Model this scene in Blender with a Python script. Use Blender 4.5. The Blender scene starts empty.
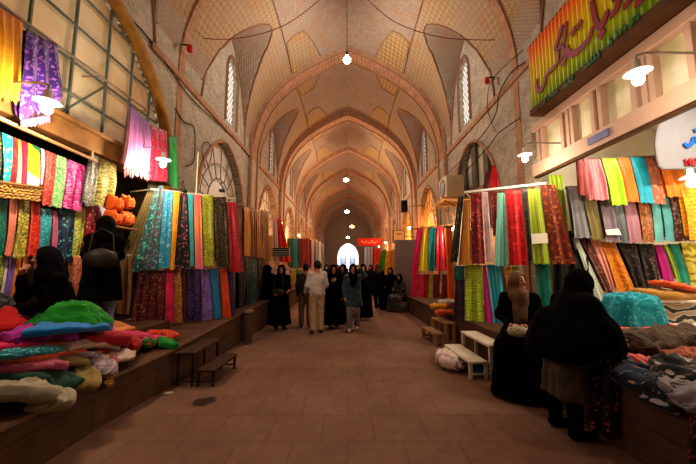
import bpy, bmesh, math, random
import numpy as np
from mathutils import Vector, Matrix, noise as mnoise
R = random.Random(7)
C = bpy.context.scene.collection
PI = math.pi
FOC, TILT, CX, CY, HC = 309.0, math.atan(33/309.0), 348.0, 232.0, 1.6
CT, ST = math.cos(TILT), math.sin(TILT)

# ---------- measuring helpers: photograph pixel -> ray -> real place ----------
def ray(px, py):
    u, v = (px-CX)/FOC, (CY-py)/FOC
    return Vector((u, CT - v*ST, ST + v*CT))
CAM = Vector((0, 0, HC))
def atX(px, py, X): d = ray(px, py); return CAM + d*(X/d.x)
def atY(px, py, Y): d = ray(px, py); return CAM + d*(Y/d.y)
def atZ(px, py, Z): d = ray(px, py); return CAM + d*((Z-HC)/d.z)
def atP(px, py, A, B, off=0.0):
    """point of the pixel's ray on the upright plane over ground points A, B (pushed by off toward the viewer)"""
    A = Vector((A[0], A[1], 0)); B = Vector((B[0], B[1], 0))
    n = Vector((-(B-A).y, (B-A).x, 0)).normalized()
    if n.dot(Vector((CAM.x, CAM.y, 0))-A) < 0: n = -n
    d = ray(px, py)
    return CAM + d*((n.dot(A + n*off - CAM))/n.dot(d))

# ---------- object helpers ----------
def mesh_obj(name, verts, faces, mat=None, parent=None, smooth=False, uv=None, mats=None, midx=None, loc=None):
    me = bpy.data.meshes.new(name)
    me.from_pydata([tuple(v) for v in verts], [], [tuple(int(i) for i in f) for f in faces])
    if mats:
        for m in mats: me.materials.append(m)
        if midx is not None: me.polygons.foreach_set('material_index', [int(i) for i in midx])
    elif mat: me.materials.append(mat)
    if uv is None and len(verts) < 60000: uv = [(v[0]*.8+v[1]*.6, v[2]) for v in verts]
    if uv is not None:
        l = me.uv_layers.new(name='UVMap'); vi = np.zeros(len(me.loops), np.int32); me.loops.foreach_get('vertex_index', vi)
        l.data.foreach_set('uv', np.asarray(uv, np.float32)[vi].ravel())
    if smooth: me.polygons.foreach_set('use_smooth', [True]*len(me.polygons))
    me.update()
    o = bpy.data.objects.new(name, me); C.objects.link(o)
    if parent is not None: o.parent = parent
    if loc is not None: o.location = loc
    return o
def tag(o, label, cat, group=None):
    o['label'] = label; o['category'] = cat
    if group: o['group'] = group
    return o
def struct(o): o['kind'] = 'structure'; return o
def thing(name, label, cat, loc=(0, 0, 0), rz=0.0, group=None):
    o = bpy.data.objects.new(name, None); C.objects.link(o); o.location = loc; o.rotation_euler = (0, 0, rz)
    o.empty_display_size = .1
    return tag(o, label, cat, group)

class MB:
    """collects boxes, tubes and lathes; build() links them as one mesh object"""
    def __init__(s): s.v = []; s.f = []
    def add(s, vs, fs):
        b = len(s.v); s.v += [tuple(v) for v in vs]; s.f += [tuple(i+b for i in f) for f in fs]; return s
    def box(s, lo, hi, bev=0.0):
        bm = bmesh.new(); bmesh.ops.create_cube(bm, size=1)
        for v in bm.verts: v.co = Vector([(lo[i]+hi[i])/2 + v.co[i]*(hi[i]-lo[i]) for i in range(3)])
        if bev > 0: bmesh.ops.bevel(bm, geom=bm.edges[:], offset=bev, segments=2, affect='EDGES', profile=.5)
        bm.verts.index_update()
        s.add([v.co.copy() for v in bm.verts], [[v.index for v in f.verts] for f in bm.faces]); bm.free(); return s
    def obox(s, c, ax, ay, az, sx, sy, sz):
        c = Vector(c); vs = []
        for k in (-.5, .5):
            for j in (-.5, .5):
                for i in (-.5, .5): vs.append(c + Vector(ax)*(i*sx) + Vector(ay)*(j*sy) + Vector(az)*(k*sz))
        return s.add(vs, [(0,2,3,1),(4,5,7,6),(0,1,5,4),(2,6,7,3),(0,4,6,2),(1,3,7,5)])
    def tube(s, pts, r, n=8, cap=True):
        pts = [Vector(p) for p in pts]; rs = r if isinstance(r, (list, tuple)) else [r]*len(pts)
        vs = []; up = None
        for i, p in enumerate(pts):
            t = (pts[min(i+1, len(pts)-1)] - pts[max(i-1, 0)]).normalized()
            if up is None: up = Vector((0, 0, 1)) if abs(t.z) < .9 else Vector((1, 0, 0))
            a = t.cross(up).normalized(); b = a.cross(t).normalized(); up = b
            for k in range(n): vs.append(p + (a*math.cos(2*PI*k/n) + b*math.sin(2*PI*k/n))*rs[i])
        fs = []
        for i in range(len(pts)-1):
            for k in range(n): fs.append((i*n+k, i*n+(k+1) % n, (i+1)*n+(k+1) % n, (i+1)*n+k))
        if cap: fs += [tuple(range(n-1, -1, -1)), tuple((len(pts)-1)*n+k for k in range(n))]
        return s.add(vs, fs)
    def lathe(s, prof, c=(0, 0, 0), n=16):
        vs = []; fs = []
        for (r, z) in prof:
            for k in range(n): vs.append((c[0]+r*math.cos(2*PI*k/n), c[1]+r*math.sin(2*PI*k/n), c[2]+z))
        for i in range(len(prof)-1):
            for k in range(n): fs.append((i*n+k, i*n+(k+1) % n, (i+1)*n+(k+1) % n, (i+1)*n+k))
        return s.add(vs, fs)
    def build(s, name, mat, parent=None, smooth=False):
        return mesh_obj(name, s.v, s.f, mat, parent, smooth)

# ---------- materials ----------
def lin(c):
    if isinstance(c, str): c = [int(c[i:i+2], 16)/255 for i in (0, 2, 4)]
    return tuple((x/12.92 if x <= .04045 else ((x+.055)/1.055)**2.4) for x in c) + (1,)
class NT:
    def __init__(s, name):
        s.m = bpy.data.materials.new(name); s.m.use_nodes = True; s.t = s.m.node_tree
        s.b = s.t.nodes['Principled BSDF']
    def n(s, typ, **kw):
        x = s.t.nodes.new(typ)
        for k, v in kw.items():
            if k.startswith('i_'): x.inputs[k[2:].replace('_', ' ')].default_value = v
            else: setattr(x, k, v)
        return x
    def l(s, a, b): s.t.links.new(a, b)
    def ramp(s, fac, stops, const=False):
        r = s.t.nodes.new('ShaderNodeValToRGB'); e = r.color_ramp
        if const: e.interpolation = 'CONSTANT'
        while len(e.elements) < len(stops): e.elements.new(1)
        for el, (p, c) in zip(e.elements, stops): el.position = p; el.color = c if len(c) == 4 else tuple(c)+(1,)
        s.l(fac, r.inputs[0]); return r.outputs[0]
    def mix(s, fac, a, b, mode='MIX'):
        x = s.t.nodes.new('ShaderNodeMix'); x.data_type = 'RGBA'; x.blend_type = mode
        for val, sock in ((fac, x.inputs[0]), (a, x.inputs[6]), (b, x.inputs[7])):
            if isinstance(val, bpy.types.NodeSocket): s.l(val, sock)
            else: sock.default_value = val
        return x.outputs[2]
    def math(s, op, a, b=0.0):
        x = s.t.nodes.new('ShaderNodeMath'); x.operation = op
        for val, sock in ((a, x.inputs[0]), (b, x.inputs[1])):
            if isinstance(val, bpy.types.NodeSocket): s.l(val, sock)
            else: sock.default_value = val
        return x.outputs[0]
    def coord(s, which='Object', scale=(1, 1, 1)):
        tc = s.t.nodes.new('ShaderNodeTexCoord'); mp = s.t.nodes.new('ShaderNodeMapping'); mp.inputs['Scale'].default_value = scale
        s.l(tc.outputs[which], mp.inputs[0]); return mp.outputs[0]
    def noise(s, vec, scale, detail=3, rough=.5):
        x = s.t.nodes.new('ShaderNodeTexNoise'); x.inputs['Scale'].default_value = scale; x.inputs['Detail'].default_value = detail
        x.inputs['Roughness'].default_value = rough
        s.l(vec, x.inputs['Vector']); return x.outputs['Fac']
    def bump(s, h, strength=.3, dist=.02):
        x = s.t.nodes.new('ShaderNodeBump'); x.inputs['Strength'].default_value = strength; x.inputs['Distance'].default_value = dist
        s.l(h, x.inputs['Height']); s.l(x.outputs[0], s.b.inputs['Normal'])
    def out(s, col, rough=.8, spec=.3, metal=0.0):
        if isinstance(col, bpy.types.NodeSocket): s.l(col, s.b.inputs['Base Color'])
        else: s.b.inputs['Base Color'].default_value = col
        s.b.inputs['Roughness'].default_value = rough; s.b.inputs['Specular IOR Level'].default_value = spec; s.b.inputs['Metallic'].default_value = metal
        return s.m

_plain = {}
def plain(c, rough=.7, var=.12, metal=0.0, scale=9.0, spec=.3):
    key = (c if isinstance(c, str) else tuple(c), rough, var, metal)
    if key in _plain: return _plain[key]
    t = NT('paint'); v = t.coord(); a = lin(c); f = t.noise(v, scale)
    col = t.ramp(f, [(.3, tuple(x*(1-var) for x in a[:3])), (.7, tuple(min(1, x*(1+var)) for x in a[:3]))])
    _plain[key] = t.out(col, rough, spec, metal); return _plain[key]
def emit(c, strength):
    t = NT('glow'); a = lin(c); t.b.inputs['Emission Color'].default_value = a; t.b.inputs['Emission Strength'].default_value = strength
    return t.out(a, .4)

def brick_mat(name, c1, c2, mortar, vec_scale, bw=.24, bh=.07, uv=False, dirt=.5, stain=None, plane=None, msize=.012):
    t = NT(name)
    tc = t.n('ShaderNodeTexCoord')
    src = tc.outputs['UV'] if uv else tc.outputs['Object']
    if plane:   # (a, b): which object axes run along and up the bricks
        sp = t.n('ShaderNodeSeparateXYZ'); t.l(src, sp.inputs[0]); cb = t.n('ShaderNodeCombineXYZ')
        t.l(sp.outputs[plane[0]], cb.inputs[0]); t.l(sp.outputs[plane[1]], cb.inputs[1]); vec = cb.outputs[0]
    else: vec = src
    b = t.n('ShaderNodeTexBrick'); t.l(vec, b.inputs['Vector'])
    b.inputs['Scale'].default_value = vec_scale; b.inputs['Brick Width'].default_value = bw; b.inputs['Row Height'].default_value = bh
    b.inputs['Mortar Size'].default_value = msize; b.inputs['Color1'].default_value = lin(c1); b.inputs['Color2'].default_value = lin(c2); b.inputs['Mortar'].default_value = lin(mortar)
    n1 = t.noise(src, .9, 5, .6); n2 = t.noise(src, 5, 4, .6)
    col = t.mix(t.math('MULTIPLY', t.ramp(n1, [(.42, (0, 0, 0)), (.68, (1, 1, 1))]), dirt), b.outputs[0], lin(stain or '8a6a4a'))
    col = t.mix(.45, col, t.ramp(n2, [(.3, (.25, .23, .2)), (.7, (1, 1, 1))]), 'MULTIPLY')
    t.bump(b.outputs[1], .25, -.01)
    return t.out(col, .88, .15)
# ---------- the vaulted hall ----------
HA = 7.9; W = 3.43; XW = 3.5; ZAP = 9.5
YR = [round(HA*(.77+.62*k), 2) for k in range(-2, 9)]     # transverse arches, from behind the camera to the far end
Y0, Y1 = YR[0], YR[-1]
prof = [(0, ZAP), (.55, 9.28), (1.05, 9.02), (1.6, 8.7), (2.15, 8.3), (2.6, 7.86), (2.92, 7.4), (3.15, 6.9), (3.3, 6.4), (3.38, 5.9), (3.4, 5.4)]
prof = [(x*3.43/3.4, z) for x, z in prof]
px_, pz_ = [p[0] for p in prof], [p[1] for p in prof]
def zrib(x): return np.interp(np.abs(x), px_, pz_)
def bay_t(y):
    y = np.asarray(y, float); k = np.clip(np.searchsorted(YR, y, 'right')-1, 0, len(YR)-2)
    ya = np.array(YR)[k]; yb = np.array(YR)[k+1]; return (y-ya)/(yb-ya), (y-(ya+yb)/2)
def zmain(x, y):
    t, _ = bay_t(y); bul = np.sin(np.clip(t, 0, 1)*PI)
    return zrib(np.abs(x)*W/(XW+.02)) + .12 + .42*bul*np.clip(1-(np.abs(x)/3.6)**2, 0, 1)
LH = 1.62
def lun(yo):     # lunette arch over the side wall
    a = np.clip(np.abs(yo)/LH, 0, 1); return np.where(np.abs(yo) < LH, 5.0 + 3.35*(1-a**1.75)**.62, 0)
def zlun(x, y):
    _, yo = bay_t(y); return lun(yo) + (XW-np.abs(x))*.22*(np.abs(yo) < LH)
def zceil(x, y): return np.maximum(zmain(x, y), zlun(x, y))

# brick vault material: herringbone lattice, warmer panels by a per-vertex mask
def vault_mat():
    t = NT('vault_brick'); tc = t.n('ShaderNodeTexCoord'); uv = tc.outputs['UV']; ob = tc.outputs['Object']
    mp = t.n('ShaderNodeMapping'); mp.inputs['Rotation'].default_value = (0, 0, PI/4); t.l(uv, mp.inputs[0])
    b = t.n('ShaderNodeTexBrick'); t.l(mp.outputs[0], b.inputs['Vector']); b.inputs['Scale'].default_value = 1
    b.inputs['Brick Width'].default_value = .17; b.inputs['Row Height'].default_value = .055; b.inputs['Mortar Size'].default_value = .008
    b.inputs['Color1'].default_value = lin('b9a794'); b.inputs['Color2'].default_value = lin('a89684'); b.inputs['Mortar'].default_value = lin('85705e')
    ck = t.n('ShaderNodeTexChecker'); ck.inputs['Scale'].default_value = 9; t.l(mp.outputs[0], ck.inputs[0])
    ck.inputs['Color1'].default_value = lin('c0a274'); ck.inputs['Color2'].default_value = lin('a08252')
    at = t.n('ShaderNodeAttribute', attribute_name='panel')
    col = t.mix(at.outputs['Fac'], b.outputs[0], ck.outputs[0])
    n1 = t.noise(ob, .55, 4, .6); n2 = t.noise(ob, 2.6, 5, .65)
    col = t.mix(t.math('MULTIPLY', t.ramp(n1, [(.45, (0, 0, 0)), (.6, (1, 1, 1))]), .55), col, lin('a89684'))
    col = t.mix(t.math('MULTIPLY', t.ramp(n2, [(.5, (0, 0, 0)), (.66, (1, 1, 1))]), .5), col, lin('b08058'))
    t.bump(b.outputs[1], .2, -.01); return t.out(col, .85, .2)
M_VAULT = vault_mat()
M_RIB = brick_mat('rib_brick', 'cfa588', 'c4987a', 'a88468', 1, .22, .06, dirt=.35, stain='b98a62', plane=(0, 2), msize=.008)
M_WALL = brick_mat('wall_brick', 'd2c8b8', 'c2b7a4', 'a2967f', 1, .22, .065, dirt=.5, stain='d0c3ae', plane=(1, 2), msize=.007)
M_TRIM = plain('96745e', .85)
M_TRIM_Y = plain('b08340', .7, .2)
M_PLASTER = plain('efe6d6', .8, .06, scale=2)
M_DARK = plain('1a1411', .8)
M_WOOD = plain('8a6236', .6, .25, scale=5)
M_WOODD = plain('5a3c22', .7, .2, scale=5)
M_METALG = plain('6f7a72', .5, .1)
M_CREAM = plain('e9dcc2', .6, .05)
M_WHITE = plain('f0ebe2', .6, .05)
M_STEEL = plain('9a958e', .35, .08, metal=.8)
M_BLACK = plain('141210', .6)

def ceiling():
    xs = np.unique(np.concatenate([np.linspace(-XW-.03, XW+.03, 81), np.linspace(2.9, 3.5, 10), -np.linspace(2.9, 3.5, 10)])); ys = np.linspace(Y0, Y1, 540)
    X, Y = np.meshgrid(xs, ys); Z = zceil(X, Y)
    nx, ny = len(xs), len(ys); V = np.stack([X, Y, Z], -1).reshape(-1, 3)
    F = [(j*nx+i, (j+1)*nx+i, (j+1)*nx+i+1, j*nx+i+1) for j in range(ny-1) for i in range(nx-1)]
    ds = np.sqrt(np.diff(xs)[None, :]**2 + np.diff(Z, axis=1)**2); S = np.concatenate([np.zeros((ny, 1)), np.cumsum(ds, 1)], 1); S -= S[:, nx//2:nx//2+1]
    o = mesh_obj('ceiling', V, F, M_VAULT, None, True, uv=np.stack([S, Y], -1).reshape(-1, 2))
    _, yo = bay_t(Y); ax = np.abs(X); hb = (YR[2]-YR[1])/2; e = hb-np.abs(yo)        # e: distance to the nearest rib
    mask = ((ax > 1.0) & (ax < 2.05) & (e < np.minimum((ax-1.0)*2.9+.3, 1.62))).astype(float)
    sq = ((zlun(X, Y) < zmain(X, Y)) & (ax > 2.05) & (ax < 3.4)).astype(float)*.6
    at = o.data.attributes.new('panel', 'FLOAT', 'POINT'); at.data.foreach_set('value', np.maximum(mask, sq).ravel().astype(np.float32))
    return struct(o)
ceiling()

def rib(k, y):
    d = .2 if k == 3 else .62; pts = [(x*(3.49/3.43 if k == 3 else 1), z+(.07 if k == 3 else 0)) for x, z in prof] + [(W+(.04 if k == 3 else 0), 3.0), (W+(.04 if k == 3 else 0), 0)]
    outer = [(x*1.06, z+.3) for x, z in prof] + [(W+.25, 3.0), (W+.25, 0)]
    full_i = [(-x, z) for x, z in reversed(pts)] + pts[1:]; full_o = [(-x, z) for x, z in reversed(outer)] + outer[1:]
    n = len(full_i); V = []; F = []
    for yy in (y-d/2, y+d/2):
        for x, z in full_i: V.append((x, yy, z))
        for x, z in full_o: V.append((x, yy, z))
    for i in range(n-1):
        F += [(i, i+1, n+i+1, n+i), (2*n+i, 3*n+i, 3*n+i+1, 2*n+i+1), (i, 2*n+i, 2*n+i+1, i+1)]
    o = mesh_obj('trim_%d' % k, V, F, None, mats=[M_RIB, M_WALL], midx=[1 if k != 3 and np.mean([V[q][2] for q in f]) < 5.3 else 0 for f in F]); struct(o)
    for yy, s in ((y-d/2, -1), (y+d/2, 1)) if k != 3 else ():   # moulded edge
        m = MB(); m.tube([(x*.995, yy+s*.0, z-.01) for x, z in full_i if z > 2.9], .022, 6); m.build('edge_moulding', M_TRIM, o, True)
    return o
for k, y in enumerate(YR): rib(k+1, y)

# side walls: sheet with real openings, thickness by solidify
def pointed(yo, half, zs, rise): return zs + rise*(1-np.clip(np.abs(yo)/half, 0, 1)**1.7)**.6
def openings(side, y, z):
    t, yo = bay_t(y); hole = np.zeros_like(z, bool)
    hole |= (np.abs(yo-.28) < .40) & (z > 5.75) & (z < pointed(yo-.28, .40, 7.3, .55))            # lattice window
    near = (y > YR[1]) & (y < YR[2])
    if side < 0:
        hole |= near & (np.abs(yo) < 2.08) & (z > .7) & (z < pointed(yo, 2.08, 3.7, 1.9))
    else:
        hole |= near & (np.abs(yo-.05) < 2.0) & (z > .6) & (z < 4.12)
    hole |= (~near) & (y > YR[2]) & (np.abs(yo) < 1.55) & (z > .6) & (z < pointed(yo, 1.55, 3.3, 1.75))
    return hole
for side, nm in ((-1, 'wall_left'), (1, 'wall_right')):
    hy = .05; ys = np.arange(Y0, Y1+.01, hy*1.5); zs = np.arange(0, 8.75, hy*1.5)
    Yc, Zc = np.meshgrid((ys[:-1]+ys[1:])/2, (zs[:-1]+zs[1:])/2, indexing='ij')
    keep = ~openings(side, Yc, Zc); V = []; idx = {}; F = []
    for i, j in zip(*np.nonzero(keep)):
        q = []
        for a, b in ((i, j), (i+1, j), (i+1, j+1), (i, j+1)):
            if (a, b) not in idx: idx[(a, b)] = len(V); V.append((side*XW, ys[a], zs[b]))
            q.append(idx[(a, b)])
        F.append(q if side > 0 else q[::-1])
    o = mesh_obj(nm, V, F, M_WALL); struct(o)
    md = o.modifiers.new('thick', 'SOLIDIFY'); md.thickness = .3; md.offset = 1

def arc_pts(yc, half, zs, rise, x, n=24, z0=None):
    yo = np.linspace(-half, half, n*2+1); zz = pointed(yo, half, zs, rise)
    P = [(x, yc+a, b) for a, b in zip(yo, zz)]
    if z0 is not None: P = [(x, yc-half, z0)] + P + [(x, yc+half, z0)]
    return P
NT_ = [20]
def trim(pts, r, mat=None, n=6):
    NT_[0] += 1; m = MB(); m.tube(pts, r, n); return struct(m.build('trim_%d' % NT_[0], mat or M_TRIM, None, True))

# groin lines and lunette arches
for k in range(1, len(YR)-1):
    yc = (YR[k]+YR[k+1])/2
    for s in (-1, 1):
        pts = []
        for yo in np.linspace(-LH*.985, LH*.985, 41):
            xs = np.linspace(XW, .4, 120); dz = zlun(xs, np.full_like(xs, yc+yo)) - zmain(xs, np.full_like(xs, yc+yo))
            i = int(np.argmax(dz < 0)) if (dz < 0).any() else 0
            x = xs[i]; pts.append((s*x, yc+yo, float(zceil(np.array(x), np.array(yc+yo)))-.0))
        trim(pts, .026)
        trim([(s*(XW-.01), yc+yo, float(lun(np.array(yo)))) for yo in np.linspace(-LH*.98, LH*.98, 41)], .03)
        # fan panel borders near each arch
        for e0 in (-1, 1):
            hb = (YR[2]-YR[1])/2
            P = [(2.05, .33), (2.03, 1.0), (2.0, 1.6), (1.72, 1.66), (1.45, 1.62), (1.2, 1.0), (1.0, .33)]
            trim([(s*x, yc+e0*(hb-e), float(zceil(np.array(s*x), np.array(yc+e0*(hb-e))))-.01) for x, e in P], .014)
            trim([(s*2.05, yc+yo, float(zceil(np.array(2.05), np.array(yc+yo)))-.01) for yo in list(np.linspace(-2.2, 2.2, 30))], .013)

# lattice windows
def lattice_mat():
    t = NT('window_glow'); v = t.coord('Object'); f = t.noise(v, 2.5)
    c = t.ramp(f, [(.3, lin('dfe3e2')), (.7, lin('f7f1e6'))]); t.l(c, t.b.inputs['Emission Color']); t.b.inputs['Emission Strength'].default_value = 3.0
    return t.out(c, .3)
M_LIGHTPANE = lattice_mat(); M_LATT = plain('8d8273', .8)
WN = [0]
def window(side, yc):
    WN[0] += 1; yc = yc + .28; x = side*(XW+.12); ym, zb = .40, 5.75
    yo = np.linspace(-ym, ym, 17); top = pointed(yo, ym, 7.3, .55)
    V = [(x, yc+a, zb) for a in yo] + [(x, yc+a, b) for a, b in zip(yo, top)]; n = len(yo)
    o = mesh_obj('window_%d' % WN[0], V, [(i, i+1, n+i+1, n+i) for i in range(n-1)], M_LIGHTPANE); struct(o)
    m = MB(); xx = side*(XW+.07)
    def clip_seg(p, q):
        pts = [(p[0]+(q[0]-p[0])*t, p[1]+(q[1]-p[1])*t) for t in np.linspace(0, 1, 25)]
        ins = [(a, b) for a, b in pts if abs(a) <= ym and zb <= b <= float(pointed(np.array(a), ym, 7.3, .55))]
        if len(ins) > 1: m.tube([(xx, yc+ins[0][0], ins[0][1]), (xx, yc+ins[-1][0], ins[-1][1])], .012, 4)
    for i in range(-12, 15):
        b = zb + i*.2
        clip_seg((-ym, b), (ym, b+2*ym*1.2)); clip_seg((-ym, b+2*ym*1.2), (ym, b))
    m.build('lattice', M_LATT, o)
    m = MB(); m.tube(arc_pts(yc, ym+.03, 7.3, .58, side*(XW-.01), 12, zb-.02) , .05, 6); m.build('window_frame', M_TRIM, o)
for k in range(1, len(YR)-1):
    yc = (YR[k]+YR[k+1])/2
    if k >= 2: window(-1, yc); window(1, yc)

# sill courses along both walls
for s in (-1, 1):
    NT_[0] += 1; m = MB(); m.box((s*XW-.05, YR[2]-1.0, 5.42), (s*XW+.05, Y1, 5.55)); struct(m.build('trim_%d' % NT_[0], M_RIB))
    for y in YR[3:-1]:   # brick border beside the piers
        for d in (-.36, .36):
            NT_[0] += 1; m = MB(); m.box((s*(XW-.07)-.045, y+d-.06, 1.0), (s*(XW-.07)+.045, y+d+.06, 8.0)); struct(m.build('trim_%d' % NT_[0], M_RIB if y > YR[2]+1 else M_WALL))

# floor
def floor_mat():
    t = NT('floor_stone'); tc = t.n('ShaderNodeTexCoord'); ob = tc.outputs['Object']
    b = t.n('ShaderNodeTexBrick'); t.l(ob, b.inputs['Vector']); b.inputs['Scale'].default_value = 1
    b.inputs['Brick Width'].default_value = .5; b.inputs['Row Height'].default_value = .5; b.inputs['Mortar Size'].default_value = .006
    b.inputs['Color1'].default_value = lin('927361'); b.inputs['Color2'].default_value = lin('8c6c5a'); b.inputs['Mortar'].default_value = lin('7c5d4c')
    n1 = t.noise(ob, .8, 6, .65); n2 = t.noise(ob, 9, 4, .6)
    c = t.mix(t.math('MULTIPLY', t.ramp(n1, [(.4, (0, 0, 0)), (.65, (1, 1, 1))]), .5), b.outputs[0], lin('6f4e3c'))
    c = t.mix(.35, c, t.ramp(n2, [(.3, (.55, .5, .48)), (.7, (1, 1, 1))]), 'MULTIPLY')
    # dark damp stain on the paving left of centre
    vm = t.n('ShaderNodeVectorMath', operation='DISTANCE'); nz = t.n('ShaderNodeTexNoise'); nz.inputs['Scale'].default_value = 5; t.l(ob, nz.inputs[0])
    ad = t.n('ShaderNodeMixRGB', blend_type='ADD'); ad.inputs[0].default_value = .25; t.l(ob, ad.inputs[1]); t.l(nz.outputs[1], ad.inputs[2])
    t.l(ad.outputs[0], vm.inputs[0]); q = atZ(204, 402, 0); vm.inputs[1].default_value = (q.x+.12, q.y+.12, .12)
    c = t.mix(t.ramp(vm.outputs['Value'], [(.10, (.85,)*3), (.15, (0, 0, 0))]), c, lin('231710'))
    t.bump(b.outputs[1], .25, -.01); return t.out(c, .75, .15)
V = [(-9, Y0-1, 0), (9, Y0-1, 0), (9, 75, 0), (-9, 75, 0)]
struct(mesh_obj('floor', V, [(0, 1, 2, 3)], floor_mat()))

# masonry ledges the stalls stand on
M_LEDGE = brick_mat('ledge_stone', '6a503e', '65493a', '5a4234', 1, .9, .3, dirt=.6, stain='755440', plane=(1, 2))
def ledge(name, pts, side, hs):
    V = []; n = len(pts)
    for (x, y), h in zip(pts, hs): V += [(x, y, 0), (x, y, h-.03), (x+side*.0, y, h), (side*(XW+.34), y, h), (side*(XW+.34), y, 0)]
    F = []
    for i in range(n-1):
        for k in range(4): F.append((i*5+k, i*5+k+1, i*5+5+k+1, i*5+5+k))
    F += [(0, 1, 2, 3, 4), tuple((n-1)*5+k for k in (4, 3, 2, 1, 0))]
    o = mesh_obj(name, V, F, M_LEDGE); struct(o)
    m = MB()
    for i in range(n-1):   # worn stone nosing
        a, b = pts[i], pts[i+1]; m.tube([(a[0], a[1], hs[i]-.02), (b[0], b[1], hs[i+1]-.02)], .028, 6)
    m.build('nosing', plain('6a4f3c', .8, .2), o)
    return o
EL = [(-2.5, -3.0), (-2.46, 3.3), (-2.38, 4.15), (-2.2, 6.7), (-2.15, 9.5), (-2.1, 44)]; HL = [.45, .45, .47, .63, .66, .62]
ER = [(2.42, -3.0), (2.40, 3.6), (2.3, 5.2), (2.18, 7.0), (2.05, 11.0), (2.05, 44)]; HR = [.6, .6, .58, .56, .55, .55]
ledge('wall_ledge_left', EL, -1, HL); ledge('wall_ledge_right', ER, 1, HR)
m = MB(); m.box((-3.78, -2.0, .4), (-2.92, 5.2, .7)); struct(m.build('wall_ledge_step', M_LEDGE))
def edgeL(y): return np.interp(y, [p[1] for p in EL], [p[0] for p in EL]), np.interp(y, [p[1] for p in EL], HL)
def edgeR(y): return np.interp(y, [p[1] for p in ER], [p[0] for p in ER]), np.interp(y, [p[1] for p in ER], HR)

# far end wall with its bright gateway, unseen wall added behind the camera to contain light
def end_wall(name, y, half, zs, rise, mat):
    yo = np.linspace(-half, half, 25); zz = pointed(yo, half, zs, rise)
    ring = [(-half, 0)] + list(zip(yo, zz)) + [(half, 0)]
    outer = [(-4, 0)] + [(-4 + 8*i/24, 10.4 if 0 < i < 24 else 10.4) for i in range(25)] + [(4, 0)]
    n = len(ring); V = [(a, y, b) for a, b in ring] + [(a, y, b) for a, b in outer]
    F = [(i, i+1, n+i+1, n+i) for i in range(n-1)]
    o = mesh_obj(name, V, F, mat); struct(o); md = o.modifiers.new('t', 'SOLIDIFY'); md.thickness = .3; md.offset = 0
    return o
end_wall('wall_end', Y1+.1, 1.55, 3.0, 1.75, plain('927b66', .9, .2))
m = MB(); m.box((-4, Y0-.3, 0), (4, Y0-.05, 10.4)); struct(m.build('wall_rear_added', M_WALL))

# rooms behind the shop fronts
def room(name, x0, x1, y0, y1, z0, z1, mat):
    a, b = min(x0, x1), max(x0, x1)
    V = [(a, y0, z0), (b, y0, z0), (b, y1, z0), (a, y1, z0), (a, y0, z1), (b, y0, z1), (b, y1, z1), (a, y1, z1)]
    F = [(0, 3, 2, 1), (4, 5, 6, 7), (0, 1, 5, 4), (2, 3, 7, 6)]
    F.append((0, 4, 7, 3) if abs(a) > abs(b) else (1, 2, 6, 5))
    return struct(mesh_obj(name, V, F, mat))
def alcove(side, yc, mat, depth=.55):      # arched recess of a farther bay
    half, zs, rise = 1.55, 3.3, 1.75; yo = np.linspace(-half, half, 25); zz = pointed(yo, half, zs, rise)
    ring = [(-half, .5)] + list(zip(yo, zz)) + [(half, .5)]; n = len(ring); x0, x1 = side*(XW+.25), side*(XW+depth)
    V = [(x0, yc+a, b) for a, b in ring] + [(x1, yc+a, b) for a, b in ring] + [(x1, yc, .5)]
    F = [(i, i+1, n+i+1, n+i) for i in range(n-1)] + [(n+i, n+i+1, 2*n) for i in range(n-1)] 
    return mesh_obj('wall_alcove', V, F, mat)
M_ALC = plain('b7906c', .85, .15, scale=3)
for k in range(2, len(YR)-1):
    yc = (YR[k]+YR[k+1])/2
    for s in (-1, 1):
        struct(alcove(s, yc, M_ALC))
        trim(arc_pts(yc, 1.57, 3.3, 1.77, s*(XW-.02), 16, 1.0), .045, M_RIB)

# the open gate in the end arch and the bright yard beyond
gt = MB(); gt.box((-1.1, Y1+.6, 0), (-1.0, Y1+.7, 3.0)); dgate = struct(gt.build('door_1', plain('8a9098', .5)))
for x in (1.0, -.35, .35):
    m = MB(); m.box((x-.04, Y1+.6, 0), (x+.04, Y1+.7, 3.0)); m.build('upright', plain('8a9098', .5), dgate)
for z in (.9, 1.9, 2.95):
    m = MB(); m.box((-1.1, Y1+.61, z-.04), (1.05, Y1+.69, z+.04)); m.build('rail', plain('8a9098', .5), dgate)
m = MB(); m.box((-9, 64, 0), (9, 64.3, 5)); yw_ = struct(m.build('wall_yard', plain('d8dce4', .8, .1, scale=.8)))
for x in (-3, -1, 1, 3):
    m = MB(); m.box((x-.5, 63.9, 1.0), (x+.5, 64, 3.0)); m.build('shutter', plain('9aa8b8', .6), yw_)
YC0 = (YR[1]+YR[2])/2        # centre of the near bay
YC1 = (YR[2]+YR[3])/2
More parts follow.
